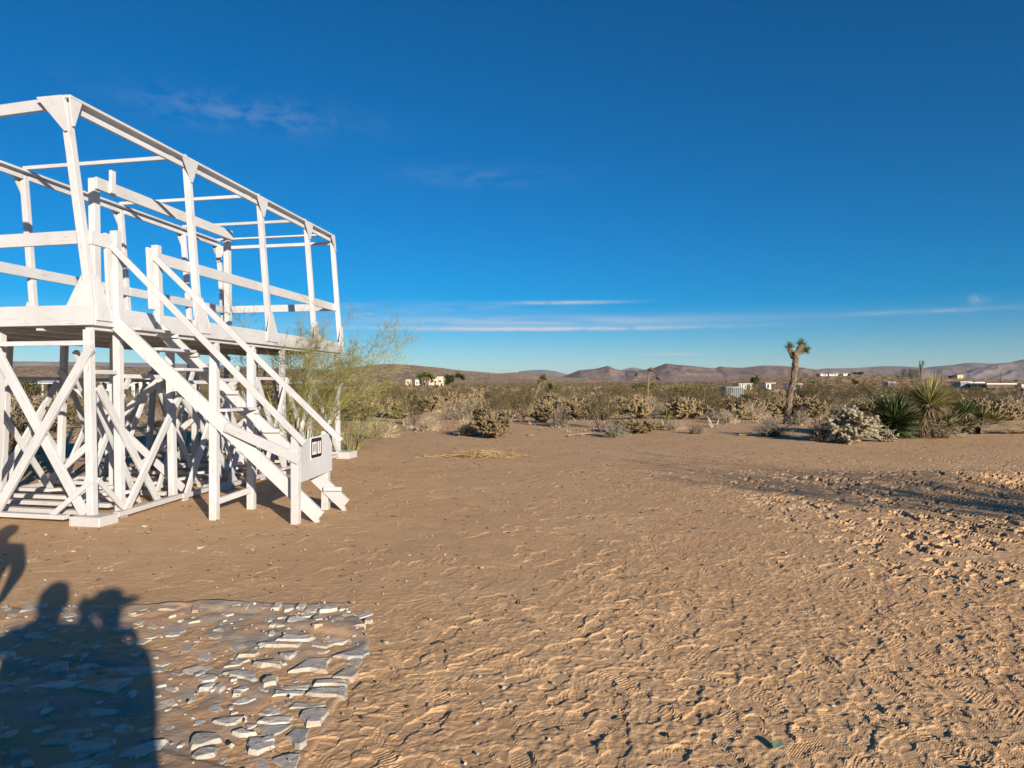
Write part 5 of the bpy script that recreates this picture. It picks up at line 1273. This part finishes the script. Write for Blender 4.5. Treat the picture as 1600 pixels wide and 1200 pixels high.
# ------------------------------------------------------------------ the people whose shadows fall across the paving
M['skin'] = simple('skin', (.42, .26, .18), (.50, .32, .23), 12, .6, .3, 3, 0); M['trousers'] = simple('trousers', (.055, .065, .095), (.065, .075, .11), 90, .9, .1, 4, 0); M['jacket'] = simple('jacket', (.11, .11, .12), (.13, .13, .14), 90, .9, .1, 4, 0); M['shirt'] = simple('shirt', (.20, .12, .09), (.28, .17, .12), 20, .9, .1, 4, 0); M['shoe'] = simple('shoe', (.04, .035, .03), (.07, .06, .05), 20, .7, .2, 4, 0); M['hair'] = simple('hair', (.03, .02, .012), (.07, .045, .03), 40, .6, .3, 4, 0, stretch=(1, 1, .2)); M['felt'] = simple('hat_felt', (.16, .12, .08), (.22, .17, .12), 30, .95, .1, 4, 0)
def person(loc, H, yaw, pose, top, label, hat=False, hairlen=.0):
    k = H / 1.76; root = empty('person', loc, yaw); tag(root, label, 'person')
    verts, edges, rad = [], [], []
    def v(p, r, par=None):
        verts.append(tuple(c * k for c in p)); rad.append(r * k if not isinstance(r, tuple) else (r[0] * k, r[1] * k)); i = len(verts) - 1
        if par is not None: edges.append((par, i))
        return i
    pel = v((0, 0, .95), (.19, .13)); sp = v((0, .0, 1.12), (.185, .13), pel); ch = v((0, .0, 1.32), (.195, .13), sp); nb = v((0, -.01, 1.46), (.085, .075), ch); nk = v((0, .0, 1.53), .055, nb)
    h1 = v((0, .015, 1.60), (.068, .078), nk); h2 = v((0, .012, 1.67), (.074, .092), h1); h3 = v((0, .0, 1.735), (.06, .07), h2)
    for s in (-1, 1):
        sh = v((s * .18, 0, 1.40), .07, ch); el = v((s * pose['elbow'][0] + (pose.get('asym', 0) if s < 0 else 0), pose['elbow'][1], pose['elbow'][2]), .062, sh); wr = v((s * pose['wrist'][0], pose['wrist'][1], pose['wrist'][2]), .034, el)
        hd = Vector(pose['hand']); hd.normalize(); side = Vector((-s, 0, 0)); p0 = Vector((s * pose['wrist'][0], pose['wrist'][1], pose['wrist'][2]))
        pal = v(tuple(p0 + hd * .055), (.034, .022), wr)
        acr = hd.cross(side).normalized()
        for f_, (o_, l_) in enumerate(((-.027, .066), (-.009, .076), (.009, .070), (.027, .055))):
            b0 = p0 + hd * .085 + acr * o_; f1 = v(tuple(b0), .0095, pal); f2 = v(tuple(b0 + hd * l_ * .5 + side * .012), .0085, f1); v(tuple(b0 + hd * l_ * .8 + side * .034), .0075, f2)
        t1 = v(tuple(p0 + hd * .045 - acr * .035 + side * .012), .0105, pal); v(tuple(p0 + hd * .085 - acr * .052 + side * .024), .009, t1)
        hp = v((s * .095, 0, .88), .088, pel); kn = v((s * .105, .02, .49), .058, hp); an = v((s * .11, -.01, .09), .040, kn); v((s * .12, .07, .045), (.042, .035), an); v((s * .13, .17, .035), (.038, .028), len(verts) - 1)
    me = bpy.data.meshes.new('body'); me.from_pydata(verts, edges, []); o = bpy.data.objects.new('body', me); C.objects.link(o)
    md = o.modifiers.new('s', 'SKIN'); ss = o.modifiers.new('u', 'SUBSURF'); ss.levels = 2; ss.render_levels = 2
    for i, r in enumerate(rad): me.skin_vertices[0].data[i].radius = r if isinstance(r, tuple) else (r, r)
    me.skin_vertices[0].data[0].use_root = True
    dg = bpy.context.evaluated_depsgraph_get(); ev = o.evaluated_get(dg); m2 = bpy.data.meshes.new_from_object(ev); bpy.data.objects.remove(o)
    body = link('body', m2, None, root); m2.materials.clear()
    for nm in ('skin', top, 'trousers', 'shoe'): m2.materials.append(M[nm])
    wp = Vector(pose['wrist']) * k
    for p in m2.polygons:
        c = p.center; z = c.z / k; p.use_smooth = True
        near_hand = min((Vector((s * wp.x, wp.y, wp.z)) - c).length for s in (-1, 1)) < .10 * k or (c.y > wp.y - .0 * k and abs(c.z - wp.z) < .25 * k and c.y > .2 * k)
        p.material_index = 3 if z < .10 else (2 if z < .98 and abs(c.x) < .26 * k and c.y < .2 * k else (0 if (z > 1.50 and c.y < .2 * k and abs(c.x) < .12 * k) or near_hand else 1))
    def ico(nm, c, s, mt, sub=2, par=root):
        bm = bmesh.new(); bmesh.ops.create_icosphere(bm, subdivisions=sub, radius=1)
        for q in bm.verts: q.co = Vector((q.co.x * s[0] * k, q.co.y * s[1] * k, q.co.z * s[2] * k))
        m_ = bpy.data.meshes.new(nm); bm.to_mesh(m_); bm.free(); x = link(nm, m_, M[mt], par); x.location = tuple(e * k for e in c)
        for p in m_.polygons: p.use_smooth = True
        return x
    for s in (-1, 1): ico('eye', (s * .03, .088, 1.665), (.013, .01, .008), 'black'); ico('ear', (s * .076, .0, 1.65), (.012, .022, .032), 'skin')
    ico('nose', (0, .103, 1.64), (.013, .018, .024), 'skin'); ico('mouth', (0, .088, 1.602), (.026, .008, .007), 'shirt')
    hr = ico('hair', (0, -.018, 1.685), (.088, .105, .095), 'hair', 3)
    for q in hr.data.vertices:
        if q.co.y > .06 * k and q.co.z < .03 * k: q.co *= .55
        if q.co.z < 0 and q.co.y < .03 * k: q.co.z *= 1 + hairlen * 4; q.co.x *= 1 + hairlen * .6
    if hat:
        h_ = empty('hat'); h_.parent = root
        pr = [(.0, 1.815), (.05, 1.812), (.085, 1.80), (.098, 1.74), (.105, 1.70)]; n = 28; V = []; Fc = []
        for r_, z_ in pr:
            for j in range(n): a = 2 * math.pi * j / n; V.append((r_ * k * math.cos(a), (r_ * 1.12 * math.sin(a) - .005) * k, z_ * k))
        for i in range(len(pr) - 1):
            for j in range(n): Fc.append((i * n + j, i * n + (j + 1) % n, (i + 1) * n + (j + 1) % n, (i + 1) * n + j))
        m_ = bpy.data.meshes.new('hat_crown'); m_.from_pydata(V, [], Fc); link('hat_crown', m_, M['felt'], h_)
        V = []; Fc = []
        rg = ((.10, 1.702), (.155, 1.698), (.205, 1.712), (.205, 1.706), (.155, 1.692), (.10, 1.694))
        for r_, z_ in rg:
            for j in range(n): a = 2 * math.pi * j / n; V.append((r_ * k * math.cos(a), r_ * 1.05 * k * math.sin(a), (z_ + (.018 * math.cos(2 * a) if r_ > .14 else 0)) * k))
        for i in range(6):
            for j in range(n): Fc.append((i * n + j, i * n + (j + 1) % n, ((i + 1) % 6) * n + (j + 1) % n, ((i + 1) % 6) * n + j))
        m_ = bpy.data.meshes.new('hat_brim'); m_.from_pydata(V, [], Fc); link('hat_brim', m_, M['felt'], h_)
    return root
ph = person((.22, -.36, 0), 1.79, 0, {'elbow': (.19, -.06, 1.13), 'wrist': (.08, .11, 1.36), 'hand': (0, .35, 1)}, 'jacket', 'person in dark jacket and brimmed hat holding up a phone with both hands', hat=True)
def phone(loc):
    root = empty('phone', loc); tag(root, 'dark phone held up in front of the hatted person', 'phone'); box_part('case', root, -.08, .08, -.004, .004, -.037, .037, 'black', .003); box_part('screen', root, -.074, .074, -.0052, -.0042, -.033, .033, 'win_dark')
phone((.22, -.21, 1.50))
person((-.37, -.04, 0), 1.80, .25, {'elbow': (.30, .12, 1.24), 'wrist': (.12, .26, 1.42), 'hand': (0, .5, 1), 'asym': -.06}, 'shirt', 'person in brown top with shoulder length hair and raised hands', hairlen=.35)
person((-2.42, 2.28, 0), 1.78, .5, {'elbow': (.27, -.02, 1.12), 'wrist': (.25, .12, .90), 'hand': (0, .3, -1)}, 'jacket', 'person in dark jacket standing off to the side of the paving', hairlen=.1)

# ------------------------------------------------------------------ desert haze
def haze():
    bm = bmesh.new(); bmesh.ops.create_cube(bm, size=1)
    for v in bm.verts: v.co = Vector((v.co.x * 124000, v.co.y * 124000, -3 if v.co.z < 0 else 760))
    me = bpy.data.meshes.new('haze'); bm.to_mesh(me); bm.free()
    m = bpy.data.materials.new('haze_air'); m.use_nodes = True; nt = m.node_tree; nt.nodes.clear(); out = nt.nodes.new('ShaderNodeOutputMaterial'); pv = nt.nodes.new('ShaderNodeVolumePrincipled')
    pv.inputs['Color'].default_value = (.66, .78, .97, 1); pv.inputs['Density'].default_value = 1.2e-5; pv.inputs['Anisotropy'].default_value = 0.0
    nt.links.new(pv.outputs[0], out.inputs['Volume'])
    tag(link('haze', me, m), 'thin pale desert haze', 'haze', kind='stuff')
haze()
